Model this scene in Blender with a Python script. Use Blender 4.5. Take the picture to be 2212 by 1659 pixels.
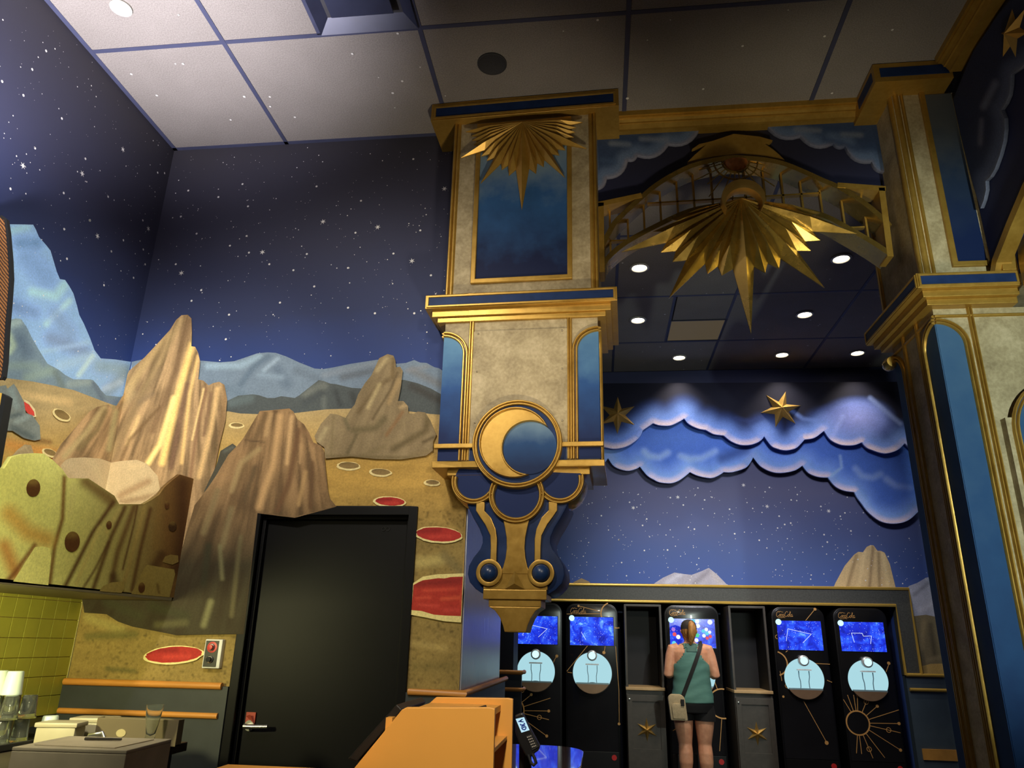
import bpy, bmesh, math, random
import numpy as np
from mathutils import Vector, Matrix, noise as mnoise
from mathutils.geometry import delaunay_2d_cdt

for _o in list(bpy.data.objects):
    bpy.data.objects.remove(_o)
SC = bpy.context.scene
COL = SC.collection
R = math.radians
PI = math.pi

# ---------------------------------------------------------------- camera
IMW, IMH, FPX = 2212.0, 1659.0, 1593.545
_yaw, _pit, _rol = R(-6.88153), R(19.28393), R(1.29185)
CAM = Vector((0.0, 0.0, 1.44))
_f = Vector((math.sin(_yaw) * math.cos(_pit), math.cos(_yaw) * math.cos(_pit), math.sin(_pit)))
_r0 = Vector((math.cos(_yaw), -math.sin(_yaw), 0.0))
_u0 = _r0.cross(_f)
_r = _r0 * math.cos(_rol) + _u0 * math.sin(_rol)
_u = -_r0 * math.sin(_rol) + _u0 * math.cos(_rol)
cam_data = bpy.data.cameras.new('camera')
cam_data.sensor_fit = 'HORIZONTAL'
cam_data.sensor_width = 36.0
cam_data.lens = FPX / IMW * 36.0
cam_data.clip_start = 0.02
cam_data.clip_end = 100.0
cam = bpy.data.objects.new('camera', cam_data)
COL.objects.link(cam)
_m = Matrix((_r, _u, -_f)).transposed().to_4x4()
_m.translation = CAM
cam.matrix_world = _m
SC.camera = cam

# ---------------------------------------------------------------- world, exposure
SC.view_settings.view_transform = 'Standard'
SC.view_settings.look = 'None'
SC.view_settings.gamma = 1.0
SC.view_settings.use_curve_mapping = False
SC.view_settings.exposure = 0.0
world = bpy.data.worlds.new('room_ambient')
SC.world = world
world.use_nodes = True
world.node_tree.nodes['Background'].inputs[0].default_value = (1.0, 0.86, 0.68, 1)
world.node_tree.nodes['Background'].inputs[1].default_value = 0.035


def light(name, kind, loc, target, energy, color, size=0.3, spot=None, blend=0.5, size_y=None):
    d = bpy.data.lights.new(name, kind)
    d.energy = energy
    d.color = color
    if kind == 'AREA':
        d.shape = 'DISK' if size_y is None else 'RECTANGLE'
        d.size = size
        if size_y is not None:
            d.size_y = size_y
    elif kind == 'SPOT':
        d.spot_size = R(spot or 60)
        d.spot_blend = blend
        d.shadow_soft_size = size
    else:
        d.shadow_soft_size = size
    o = bpy.data.objects.new(name, d)
    COL.objects.link(o)
    o.location = loc
    v = Vector(target) - Vector(loc)
    o.rotation_euler = v.to_track_quat('-Z', 'Y').to_euler()
    return o


WARM = (1.0, 0.89, 0.70)
# track spots wash the mural wall and the gilded pilaster; added fill spots among them
light('track_spot_mural', 'SPOT', (-1.7, 0.6, 4.4), (-1.75, 4.29, 2.25), 330, (1.0, 0.92, 0.79), 0.15, 66, 0.9)
light('track_spot_pilaster', 'SPOT', (0.4, 0.2, 3.4), (-0.42, 3.95, 2.5), 150, WARM, 0.12, 48, 0.9)
light('pilaster_fill', 'SPOT', (0.1, 0.6, 1.7), (-0.42, 3.95, 3.1), 110, WARM, 0.15, 42, 0.9)  # added fill from below, in place of floor bounce
light('bounce_fill', 'SPOT', (0.15, 2.3, 1.05), (-0.50, 4.05, 3.75), 165, (1.0, 0.86, 0.62), 0.10, 44, 1.0)  # added upward fill standing in for bounce on the gilded undersides
light('track_spot_corner', 'SPOT', (-1.2, 0.8, 4.2), (-2.5, 4.25, 2.75), 290, (1.0, 0.93, 0.76), 0.10, 32, 0.9)
light('left_wall_fill', 'SPOT', (-0.7, 1.3, 3.3), (-3.09, 3.50, 2.85), 300, (1.0, 1.0, 0.94), 0.12, 42, 1.0)  # added to brighten the left wall, no fixture known there
# uplight over the kitchen pass, brightening the ceiling in the left corner
light('kitchen_uplight', 'SPOT', (-2.45, 2.1, 2.6), (-2.60, 2.75, 4.84), 880, (0.97, 0.92, 0.97), 0.15, 76, 1.0)
# yellow task lamps of the kitchen pass: one beside the hood front, one under the hood
light('pass_lamp', 'SPOT', (-1.5, 1.75, 2.7), (-2.6, 2.95, 1.9), 62, (1.0, 0.97, 0.50), 0.10, 62, 1.0)
light('under_hood_lamp', 'SPOT', (-2.65, 2.3, 1.60), (-2.85, 3.9, 1.25), 150, (1.0, 0.93, 0.45), 0.08, 120, 0.9)
# light that falls through the side arch on to the front of the corner pillar
light('side_arch_lamp', 'SPOT', (1.95, 0.9, 2.3), (2.04, 3.97, 2.55), 300, (0.86, 1.0, 0.90), 0.04, 62, 0.6)
light('kiosk_fill', 'SPOT', (-0.1, 0.7, 3.0), (-0.40, 2.45, 1.1), 270, (1.0, 0.90, 0.70), 0.1, 44, 0.9)  # added only to brighten the kiosk front
light('arch_fill', 'SPOT', (1.2, 2.0, 1.0), (1.15, 4.2, 3.95), 130, (1.0, 0.88, 0.60), 0.12, 40, 1.0)  # added upward fill for the arch and its undersides
light('corner_fill', 'SPOT', (1.0, 1.6, 1.0), (2.1, 3.9, 4.2), 70, (1.0, 0.90, 0.68), 0.12, 40, 1.0)  # added fill for the corner pillar and side bulkhead
light('counter_fill', 'SPOT', (-1.8, 1.9, 2.9), (-2.35, 2.85, 1.0), 95, (1.0, 0.92, 0.66), 0.1, 50, 0.9)  # added to lighten the goods on the left counter


# ---------------------------------------------------------------- pixel <-> place helpers
def ray(px, py):
    return _r * (px - IMW / 2) + _u * (IMH / 2 - py) + _f * FPX


def at_y(px, py, Y):
    d = ray(px, py)
    return CAM + d * (Y / d.y)


def at_x(px, py, X):
    d = ray(px, py)
    return CAM + d * (X / d.x)


def at_z(px, py, Z):
    d = ray(px, py)
    return CAM + d * ((Z - CAM.z) / d.z)


_MC = np.array([list(_r), list(_u), list(_f)])


def to_px(P):
    c = (np.asarray(P, float) - np.array(CAM)) @ _MC.T
    return np.stack([IMW / 2 + FPX * c[:, 0] / c[:, 2], IMH / 2 - FPX * c[:, 1] / c[:, 2]], 1)


def s2l(c):
    return tuple(((v / 255.0) / 12.92 if v / 255.0 <= 0.04045 else ((v / 255.0 + 0.055) / 1.055) ** 2.4) for v in c)


def rgb(*c, k=1.0):
    return tuple(min(0.95, v * k) for v in s2l(c))


# ---------------------------------------------------------------- materials
MATS = {}


class NT:
    def __init__(s, name):
        s.m = bpy.data.materials.new(name)
        s.m.use_nodes = True
        s.t = s.m.node_tree
        s.b = s.t.nodes['Principled BSDF']
        s.out = s.t.nodes['Material Output']

    def n(s, kind, **kw):
        q = s.t.nodes.new(kind)
        for k, v in kw.items():
            setattr(q, k, v)
        return q

    def l(s, a, b):
        s.t.links.new(a, b)

    def coord(s, which='Object', scale=(1, 1, 1), loc=(0, 0, 0)):
        c = s.n('ShaderNodeTexCoord')
        mp = s.n('ShaderNodeMapping')
        mp.inputs['Scale'].default_value = scale
        mp.inputs['Location'].default_value = loc
        s.l(c.outputs[which], mp.inputs[0])
        return mp.outputs[0]

    def noise(s, vec, scale, detail=3.0, rough=0.55, dist=0.0):
        q = s.n('ShaderNodeTexNoise')
        q.inputs['Scale'].default_value = scale
        q.inputs['Detail'].default_value = detail
        q.inputs['Roughness'].default_value = rough
        q.inputs['Distortion'].default_value = dist
        s.l(vec, q.inputs['Vector'])
        return q.outputs['Fac']

    def ramp(s, fac, stops):
        q = s.n('ShaderNodeValToRGB')
        e = q.color_ramp.elements
        while len(e) > 1:
            e.remove(e[0])
        e[0].position = stops[0][0]
        e[0].color = (*stops[0][1], 1)
        for p_, c_ in stops[1:]:
            k = e.new(p_)
            k.color = (*c_, 1)
        s.l(fac, q.inputs[0])
        return q.outputs[0]

    def mix(s, fac, a, b, mode='MIX'):
        q = s.n('ShaderNodeMix')
        q.data_type = 'RGBA'
        q.blend_type = mode
        for sock, v in ((q.inputs[0], fac), (q.inputs[6], a), (q.inputs[7], b)):
            if isinstance(v, (int, float)):
                sock.default_value = v
            elif isinstance(v, tuple):
                sock.default_value = (*v, 1) if len(v) == 3 else v
            else:
                s.l(v, sock)
        return q.outputs[2]

    def maprange(s, v, a, b, c=0.0, d=1.0):
        q = s.n('ShaderNodeMapRange')
        for i, k in zip((1, 2, 3, 4), (a, b, c, d)):
            q.inputs[i].default_value = k
        s.l(v, q.inputs[0])
        return q.outputs[0]

    def bump(s, h, strength=0.2, dist=0.01):
        q = s.n('ShaderNodeBump')
        q.inputs['Strength'].default_value = strength
        q.inputs['Distance'].default_value = dist
        s.l(h, q.inputs['Height'])
        s.l(q.outputs[0], s.b.inputs['Normal'])

    def set(s, **kw):
        for k, v in kw.items():
            sock = s.b.inputs[k]
            if isinstance(v, (int, float)):
                sock.default_value = v
            elif isinstance(v, tuple):
                sock.default_value = (*v, 1) if len(v) == 3 else v
            else:
                s.l(v, sock)
        return s


def plain(name, col, rough=0.5, metal=0.0, var=0.12, scale=9.0, bump=0.0, spec=0.5, coat=0.0, stretch=(1, 1, 1)):
    if name in MATS:
        return MATS[name]
    q = NT(name)
    v = q.coord('Object', stretch)
    nz = q.noise(v, scale, 4)
    dark = tuple(c * (1 - var) for c in col)
    lite = tuple(min(1, c * (1 + var)) for c in col)
    q.set(**{'Base Color': q.ramp(nz, [(0.3, dark), (0.7, lite)]), 'Roughness': rough, 'Metallic': metal,
             'Specular IOR Level': spec, 'Coat Weight': coat})
    if bump:
        q.bump(q.noise(v, scale * 4, 3), bump, 0.004)
    MATS[name] = q.m
    return q.m


def emit(name, col, strength):
    if name in MATS:
        return MATS[name]
    q = NT(name)
    q.set(**{'Base Color': (0.02, 0.02, 0.02), 'Emission Color': tuple(col), 'Emission Strength': strength, 'Roughness': 0.6, 'Specular IOR Level': 0.2})
    MATS[name] = q.m
    return q.m


def gold_mat(name, c0, c1, rough, metal):
    q = NT(name)
    v = q.coord('Object')
    n1 = q.noise(v, 5.0, 5, 0.6)
    n2 = q.noise(v, 40.0, 3, 0.6)
    c = q.ramp(n1, [(0.32, c0), (0.68, c1)])
    c = q.mix(0.25, c, q.ramp(n2, [(0.35, c0), (0.7, c1)]))
    q.set(**{'Base Color': c, 'Metallic': metal, 'Roughness': q.maprange(n1, 0.3, 0.7, rough - 0.06, rough + 0.08)})
    q.bump(n2, 0.06, 0.004)
    MATS[name] = q.m
    return q.m


GOLD = gold_mat('gilded_paint', (0.38, 0.215, 0.034), (0.53, 0.325, 0.066), 0.36, 0.55)
GOLDM = gold_mat('polished_gilding', (0.38, 0.245, 0.05), (0.56, 0.37, 0.095), 0.25, 0.85)
STARGOLD = gold_mat('star_gilding', (0.55, 0.34, 0.09), (0.72, 0.47, 0.14), 0.36, 0.75)
BAND = plain('tan_gold_paint', rgb(196, 145, 70, k=1.1), 0.45, 0.1)
RAIL = plain('ochre_rail_wood', rgb(200, 135, 60, k=1.1), 0.42, 0.0, 0.10, 6, stretch=(1, 1, 6))


def stone():
    q = NT('mottled_plaster')
    v = q.coord('Object')
    n1 = q.noise(v, 7.0, 6, 0.62, 0.4)
    n2 = q.noise(v, 55.0, 3, 0.6)
    c = q.ramp(n1, [(0.25, rgb(120, 106, 76, k=1.25)), (0.5, rgb(150, 136, 103, k=1.3)), (0.75, rgb(176, 162, 130, k=1.35))])
    c = q.mix(0.15, c, q.ramp(n2, [(0.4, rgb(95, 82, 58)), (0.6, rgb(200, 186, 155))]))
    q.set(**{'Base Color': c, 'Roughness': 0.6})
    q.bump(n2, 0.08, 0.003)
    return q.m


STONE = stone()


def blue_panel(name, z0, z1, lo, mid, hi):
    """hand-painted blue panel: dark at the foot, clouded teal at the top"""
    q = NT(name)
    c = q.n('ShaderNodeTexCoord')
    sx = q.n('ShaderNodeSeparateXYZ')
    q.l(c.outputs['Object'], sx.inputs[0])
    v = q.coord('Object')
    n1 = q.noise(v, 6.0, 5, 0.6)
    a = q.n('ShaderNodeMath', operation='ADD')
    q.l(q.maprange(sx.outputs[2], z0, z1), a.inputs[0])
    q.l(q.maprange(n1, 0, 1, -0.22, 0.22), a.inputs[1])
    c = q.ramp(a.outputs[0], [(0.12, lo), (0.55, mid), (0.95, hi)])
    q.set(**{'Base Color': c, 'Roughness': 0.5, 'Specular IOR Level': 0.12})
    q.bump(q.noise(v, 60, 3), 0.05, 0.002)
    return q.m


NAVY = plain('navy_lacquer', rgb(22, 38, 72, k=1.6), 0.45, 0.0, 0.25, 8, spec=0.15)
NAVYB = plain('blue_lacquer_boss', rgb(26, 52, 92, k=1.1), 0.34, 0.0, 0.25, 8, coat=0.2)


def mural_mat():
    q = NT('mural_paint')
    at = q.n('ShaderNodeAttribute', attribute_name='paint')
    v = q.coord('Object')
    n1 = q.noise(v, 14.0, 5, 0.65)
    n2 = q.noise(v, 90.0, 3, 0.7)
    k = q.n('ShaderNodeMath', operation='MULTIPLY')
    q.l(q.maprange(n1, 0.25, 0.75, 0.93, 1.07), k.inputs[0])
    q.l(q.maprange(n2, 0.25, 0.75, 0.82, 1.18), k.inputs[1])
    cb = q.n('ShaderNodeVectorMath', operation='SCALE')
    q.l(at.outputs['Color'], cb.inputs[0])
    q.l(k.outputs[0], cb.inputs['Scale'])
    q.set(**{'Base Color': cb.outputs[0], 'Roughness': 0.72, 'Specular IOR Level': 0.25})
    q.bump(n2, 0.05, 0.003)
    return q.m


MURAL = mural_mat()


def night_sky(name, stops, z0, z1):
    q = NT(name)
    c = q.n('ShaderNodeTexCoord')
    sx = q.n('ShaderNodeSeparateXYZ')
    q.l(c.outputs['Object'], sx.inputs[0])
    v = q.coord('Object')
    n1 = q.noise(v, 1.6, 4, 0.6)
    a = q.n('ShaderNodeMath', operation='ADD')
    q.l(q.maprange(sx.outputs[2], z0, z1), a.inputs[0])
    q.l(q.maprange(n1, 0, 1, -0.06, 0.06), a.inputs[1])
    q.set(**{'Base Color': q.ramp(a.outputs[0], stops), 'Roughness': 0.62, 'Specular IOR Level': 0.3})
    q.bump(q.noise(v, 160, 2), 0.06, 0.002)
    return q.m


# ---------------------------------------------------------------- mesh building
class MB:
    def __init__(s, off=(0, 0, 0)):
        s.v, s.f, s.o = [], [], Vector(off)

    def add(s, vs, fs):
        n = len(s.v)
        s.v += [Vector(p) - s.o for p in vs]
        s.f += [[i + n for i in f] for f in fs]
        return s

    def box(s, x0, x1, y0, y1, z0, z1):
        return s.add([(x0, y0, z0), (x1, y0, z0), (x1, y1, z0), (x0, y1, z0), (x0, y0, z1), (x1, y0, z1), (x1, y1, z1), (x0, y1, z1)],
                     [(0, 3, 2, 1), (4, 5, 6, 7), (0, 1, 5, 4), (1, 2, 6, 5), (2, 3, 7, 6), (3, 0, 4, 7)])

    def prism(s, poly, fn, d0, d1):
        n = len(poly)
        vs = [fn(a, b, d0) for a, b in poly] + [fn(a, b, d1) for a, b in poly]
        fs = [list(range(n)), list(range(2 * n - 1, n - 1, -1))] + [(i, (i + 1) % n, (i + 1) % n + n, i + n) for i in range(n)]
        return s.add(vs, fs)

    def ringprism(s, outer, inner, fn, d0, d1):
        """band between two outlines with equal point counts"""
        n = len(outer)
        vs = [fn(a, b, d) for d in (d0, d1) for pl in (outer, inner) for a, b in pl]
        fs = []
        for i in range(n):
            j = (i + 1) % n
            fs += [(i, j, n + j, n + i), (2 * n + i, 3 * n + i, 3 * n + j, 2 * n + j), (i, 2 * n + i, 2 * n + j, j), (n + i, n + j, 3 * n + j, 3 * n + i)]
        return s.add(vs, fs)

    def sweep(s, path, prof, fn, closed=False):
        """profile (a in plane, b outward) swept along path (u, z) with mitred joints; fn(u, z, d) -> xyz"""
        P = [Vector(p) for p in path]
        n, m = len(P), len(prof)
        vs, fs = [], []
        for i in range(n):
            if closed:
                t0, t1 = (P[i] - P[i - 1]).normalized(), (P[(i + 1) % n] - P[i]).normalized()
            else:
                t0 = (P[i] - P[i - 1]).normalized() if i else None
                t1 = (P[i + 1] - P[i]).normalized() if i < n - 1 else None
                t0, t1 = t0 or t1, t1 or t0
            t = (t0 + t1).normalized()
            nrm = Vector((-t.y, t.x))
            k = 1.0 / max(0.35, nrm.dot(Vector((-t0.y, t0.x))))
            for a, b in prof:
                q = P[i] + nrm * (a * k)
                vs.append(fn(q.x, q.y, b))
        for i in range(n if closed else n - 1):
            j = (i + 1) % n
            for k in range(m):
                l = (k + 1) % m
                fs.append((i * m + k, i * m + l, j * m + l, j * m + k))
        if not closed:
            fs += [list(range(m)), list(range((n - 1) * m + m - 1, (n - 1) * m - 1, -1))]
        return s.add(vs, fs)

    def tube(s, path, rad, n=8, caps=True):
        P = [Vector(p) for p in path]
        rr = rad if isinstance(rad, (list, tuple)) else [rad] * len(P)
        vs, fs = [], []
        ref = None
        for i, p_ in enumerate(P):
            t = (P[min(i + 1, len(P) - 1)] - P[max(i - 1, 0)]).normalized()
            if ref is None:
                ref = t.orthogonal().normalized()
            ref = (ref - t * ref.dot(t)).normalized()
            b = t.cross(ref)
            for k in range(n):
                a = 2 * PI * k / n
                vs.append(p_ + (ref * math.cos(a) + b * math.sin(a)) * rr[i])
        for i in range(len(P) - 1):
            for k in range(n):
                l = (k + 1) % n
                fs.append((i * n + k, i * n + l, (i + 1) * n + l, (i + 1) * n + k))
        if caps:
            fs += [list(range(n - 1, -1, -1)), list(range((len(P) - 1) * n, len(P) * n))]
        return s.add(vs, fs)

    def lathe(s, prof, c=(0, 0, 0), n=20, axis='z'):
        vs, fs = [], []
        c = Vector(c)
        for r_, h in prof:
            for k in range(n):
                a = 2 * PI * k / n
                x, y = r_ * math.cos(a), r_ * math.sin(a)
                d = Vector((x, y, h)) if axis == 'z' else (Vector((x, h, y)) if axis == 'y' else Vector((h, x, y)))
                vs.append(c + d)
        m = len(prof)
        for i in range(m - 1):
            for k in range(n):
                l = (k + 1) % n
                fs.append((i * n + k, i * n + l, (i + 1) * n + l, (i + 1) * n + k))
        if prof[0][0] > 1e-6:
            fs.append(list(range(n)))
        if prof[-1][0] > 1e-6:
            fs.append(list(range((m - 1) * n, m * n)))
        return s.add(vs, fs)

    def mesh(s, name, mat, smooth=None, bevel=0.0):
        me = bpy.data.meshes.new(name)
        bm = bmesh.new()
        bv = [bm.verts.new(p) for p in s.v]
        for f in s.f:
            try:
                bm.faces.new([bv[i] for i in f])
            except ValueError:
                pass
        bmesh.ops.remove_doubles(bm, verts=bm.verts, dist=1e-6)
        bmesh.ops.recalc_face_normals(bm, faces=bm.faces)
        if bevel:
            es = [e for e in bm.edges if len(e.link_faces) == 2 and e.calc_face_angle(0) > 0.5]
            bmesh.ops.bevel(bm, geom=es, offset=bevel, segments=2, profile=0.6, affect='EDGES', clamp_overlap=True)
        bm.to_mesh(me)
        bm.free()
        if smooth is not None:
            me.polygons.foreach_set('use_smooth', [True] * len(me.polygons))
            me.set_sharp_from_angle(angle=R(smooth))
        me.materials.append(mat)
        return me

    def build(s, name, mat, parent=None, smooth=None, bevel=0.0, **tags):
        o = bpy.data.objects.new(name, s.mesh(name, mat, smooth, bevel))
        COL.objects.link(o)
        if parent:
            o.parent = parent
        return tag(o, **tags)


def tag(o, label=None, cat=None, group=None, kind=None):
    if label:
        o['label'] = label
    if cat:
        o['category'] = cat
    if group:
        o['group'] = group
    if kind:
        o['kind'] = kind
    return o


def thing(name, loc, label=None, cat=None, group=None, rz=0.0, kind=None):
    o = bpy.data.objects.new(name, None)
    o.empty_display_size = 0.1
    COL.objects.link(o)
    o.location = loc
    o.rotation_euler = (0, 0, rz)
    return tag(o, label, cat, group, kind)


def place(name, mesh, parent=None, loc=(0, 0, 0), rot=(0, 0, 0), **tags):
    o = bpy.data.objects.new(name, mesh)
    COL.objects.link(o)
    o.location = loc
    o.rotation_euler = rot
    if parent:
        o.parent = parent
    return tag(o, **tags)


def copy_tree(o, parent=None, loc=None):
    c = o.copy()
    COL.objects.link(c)
    c.parent = parent
    if loc is not None:
        c.location = loc
    for ch in list(o.children):
        copy_tree(ch, c)
    return c


def XZ(Y):
    return lambda a, b, d: (a, Y - d, b)          # faces the camera side, outward = -Y


def YZ(X, sgn=1):
    return lambda a, b, d: (X + sgn * d, a, b)


def XY(Z):
    return lambda a, b, d: (a, b, Z - d)


def circ(cx, cz, r_, n=40, a0=0.0, a1=2 * PI, rz=None):
    full = abs(a1 - a0 - 2 * PI) < 1e-6
    k = n if full else n + 1
    return [(cx + r_ * math.cos(a0 + (a1 - a0) * i / n), cz + (rz or r_) * math.sin(a0 + (a1 - a0) * i / n)) for i in range(k)]


def bead(w, h, n=5, a0=0.0):
    """half-round bead profile"""
    return [(a0 - w / 2 + w * (1 - math.cos(PI * i / n)) / 2, h * math.sin(PI * i / n)) for i in range(n + 1)][::-1]


def DBL(w, h, base=0.0):
    """two half-round beads side by side on a low collar"""
    one = lambda x0: [(x0 + w * 0.46 * (1 - math.cos(PI * i / 5)) / 2, base + h * (0.06 + 0.94 * math.sin(PI * i / 5))) for i in range(6)]
    return [(-w / 2, 0)] + one(-w / 2) + one(w / 2 - w * 0.46) + [(w / 2, 0)]


# ---------------------------------------------------------------- painted shapes on a wall
def clip_half(poly, a, b, keep_left):
    """clip px polygon against the line a->b"""
    def side(p):
        d = (b[0] - a[0]) * (p[1] - a[1]) - (b[1] - a[1]) * (p[0] - a[0])
        return d if keep_left else -d
    out = []
    for i in range(len(poly)):
        p, q = poly[i - 1], poly[i]
        sp, sq = side(p), side(q)
        if sp >= 0:
            out.append(p)
        if (sp >= 0) != (sq >= 0):
            t = sp / (sp - sq)
            out.append((p[0] + (q[0] - p[0]) * t, p[1] + (q[1] - p[1]) * t))
    return out


def dist_poly(P, line, closed=False):
    """distance of points P (n,2) from a polyline"""
    L = [np.array(q, float) for q in line]
    if closed:
        L.append(L[0])
    best = np.full(len(P), 1e9)
    for a, b in zip(L[:-1], L[1:]):
        d = b - a
        t = np.clip(((P - a) @ d) / max(d @ d, 1e-9), 0, 1)
        best = np.minimum(best, np.hypot(*(P - a - t[:, None] * d).T))
    return best


def paint(name, poly_px, plane, pos, off, parent, base, strokes=(), E=0.6, grid=0.014, thick=0.0, mat=None, fn=None, sgn=1, tint=(1.06, 1.0, 0.88), **tags):
    """a painted shape: the outline is traced on the wall plane, its brush work is stored as vertex colours"""
    if plane == 'Y':
        Q = [at_y(x, y, pos) for x, y in poly_px]
        uv = [(p.x, p.z) for p in Q]
        back = lambda u, v, d: (u, pos - off - d, v)
    else:
        Q = [at_x(x, y, pos) for x, y in poly_px]
        uv = [(p.y, p.z) for p in Q]
        back = lambda u, v, d: (pos + sgn * (off + d), u, v)
    uv2 = []
    for p in uv:
        if not uv2 or math.hypot(p[0] - uv2[-1][0], p[1] - uv2[-1][1]) > 0.002:
            uv2.append(p)
    uv = uv2
    us, vs_ = [p[0] for p in uv], [p[1] for p in uv]
    A = np.array(uv)
    pts = [Vector(p) for p in uv]
    gu = np.arange(min(us) + grid / 2, max(us), grid)
    gv = np.arange(min(vs_) + grid / 2, max(vs_), grid)
    if len(gu) and len(gv):
        G = np.array(np.meshgrid(gu, gv)).reshape(2, -1).T
        G = G + np.random.RandomState(3).uniform(-0.2, 0.2, G.shape) * grid
        ins = np.zeros(len(G), bool)
        n = len(A)
        for i in range(n):
            a, b = A[i - 1], A[i]
            if a[1] == b[1]:
                continue
            c = ((a[1] > G[:, 1]) != (b[1] > G[:, 1])) & (G[:, 0] < (b[0] - a[0]) * (G[:, 1] - a[1]) / (b[1] - a[1]) + a[0])
            ins ^= c
        G = G[ins]
        if len(G):
            G = G[dist_poly(G, [tuple(q) for q in A], True) > grid * 0.45]
            pts += [Vector(q) for q in G]
    vo, _, fo, *_ = delaunay_2d_cdt(pts, [], [list(range(len(uv)))], 1, 1e-5)
    if not fo:
        return None
    v3 = [back(p[0], p[1], thick) for p in vo]
    nv = len(v3)
    P3 = np.array(v3)
    px = to_px(P3)
    C = np.array(s2l(base))[None, :].repeat(nv, 0)
    if fn is not None:
        C = fn(px, C)
    for line, w, col, al in strokes:
        d = dist_poly(px, line)
        k = np.clip(1 - d / w, 0, 1)
        k = (k * k * (3 - 2 * k)) * al
        C = C * (1 - k[:, None]) + np.array(s2l(col))[None] * k[:, None]
    C = np.clip(C / (E * np.array(tint)), 0.002, 0.92)
    faces = [list(f) for f in fo]
    allv = list(v3)
    if thick:
        nb = len(uv)
        # rim: outline vertices are the first ones of the triangulation
        b0 = len(allv)
        allv += [back(p[0], p[1], 0.0) for p in vo[:nb]]
        for i in range(nb):
            j = (i + 1) % nb
            faces.append([i, j, b0 + j, b0 + i])
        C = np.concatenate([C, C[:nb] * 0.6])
    me = bpy.data.meshes.new(name)
    me.from_pydata(allv, [], faces)
    bm = bmesh.new()
    bm.from_mesh(me)
    bmesh.ops.recalc_face_normals(bm, faces=bm.faces)
    # painted side must face the room
    want = Vector((0, -1, 0)) if plane == 'Y' else Vector((sgn, 0, 0))
    s_ = sum(f.normal.dot(want) * f.calc_area() for f in bm.faces)
    if s_ < 0:
        bmesh.ops.reverse_faces(bm, faces=bm.faces)
    bm.to_mesh(me)
    bm.free()
    at = me.color_attributes.new('paint', 'FLOAT_COLOR', 'POINT')
    at.data.foreach_set('color', np.concatenate([C, np.ones((len(C), 1))], 1).astype(np.float32).ravel())
    me.materials.append(mat or MURAL)
    o = bpy.data.objects.new(name, me)
    COL.objects.link(o)
    if parent:
        o.parent = parent
    return tag(o, **tags)


def ell(cx, cy, rx, ry, tilt=0, n=28, jag=0.0, seed=1):
    rnd = random.Random(seed)
    c, s = math.cos(R(tilt)), math.sin(R(tilt))
    out = []
    for i in range(n):
        a = 2 * PI * i / n
        k = 1 + rnd.uniform(-jag, jag)
        x, y = rx * k * math.cos(a), ry * k * math.sin(a)
        out.append((cx + x * c - y * s, cy + x * s + y * c))
    return out
# ================================================================ THE SETTING
DW, LW, WE, FW, CZ = 4.29, -3.09, -0.77, 9.25, 4.842
KE = 1 / 0.6

SKY_MAIN = night_sky('night_sky_mural', [(0.0, rgb(46, 82, 164, k=KE)), (0.12, rgb(34, 55, 112, k=KE)), (0.34, rgb(38, 46, 78, k=KE)),
                                         (0.6, rgb(46, 48, 68, k=KE)), (1.0, rgb(46, 44, 50, k=KE))], 2.75, 4.84)
SKY_FAR = night_sky('night_sky_far_mural', [(0.0, rgb(56, 82, 150, k=1.5)), (0.22, rgb(64, 82, 132, k=1.5)), (0.5, rgb(82, 84, 114, k=1.5)),
                                            (1.0, rgb(40, 44, 72, k=1.5))], 1.9, 4.6)
FLOORM = plain('dark_patterned_carpet', rgb(52, 52, 66), 0.85, 0, 0.3, 12)
MB().box(-3.2, 5.0, -3.0, 10.6, -0.1, 0.0).build('floor', FLOORM, kind='structure')

# -- door wall, a thick block with the door recess
dL, dR, dT = -2.026, -1.112, 2.135
wall_back = MB().box(LW, dL, DW, 4.41, 0, CZ).box(dR, WE, DW, 4.41, 0, CZ).box(dL, dR, DW, 4.41, dT, CZ).box(LW, WE, 4.41, 5.95, 0, CZ)
wall_back = wall_back.build('wall_back', SKY_MAIN, kind='structure')
wall_left = MB().box(LW - 0.12, LW, -3.0, 5.95, 0, CZ).build('wall_left', SKY_MAIN, kind='structure')

# -- ceiling
CEILT = NT('speckled_ceiling_tile')
_v = CEILT.coord('Object')
_n = CEILT.noise(_v, 130, 3, 0.75)
_n2 = CEILT.noise(_v, 3, 3)
_c = CEILT.mix(0.35, CEILT.ramp(_n2, [(0.3, (0.215, 0.195, 0.18)), (0.7, (0.255, 0.232, 0.216))]), CEILT.ramp(_n, [(0.36, (0.13, 0.115, 0.11)), (0.62, (0.36, 0.335, 0.325))]))
CEILT.set(**{'Base Color': _c, 'Roughness': 0.9, 'Specular IOR Level': 0.1})
CEILT.bump(_n, 0.35, 0.004)
CEILT = CEILT.m
GRID = plain('blue_grey_grid_bar', rgb(66, 70, 98, k=0.9), 0.6, 0, 0.1, 8)
ceiling = MB().box(-3.2, 5.0, -3.0, 9.6, CZ + 0.03, CZ + 0.15).build('ceiling', plain('ceiling_deck', (0.05, 0.05, 0.06), 0.9), kind='structure')
gx = [LW] + [-2.213 + 1.217 * k for k in range(6)] + [5.0]
gy = [-2.9] + [3.317 + 1.2325 * k for k in range(-4, 5)] + [FW]
bw = 0.014
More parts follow.
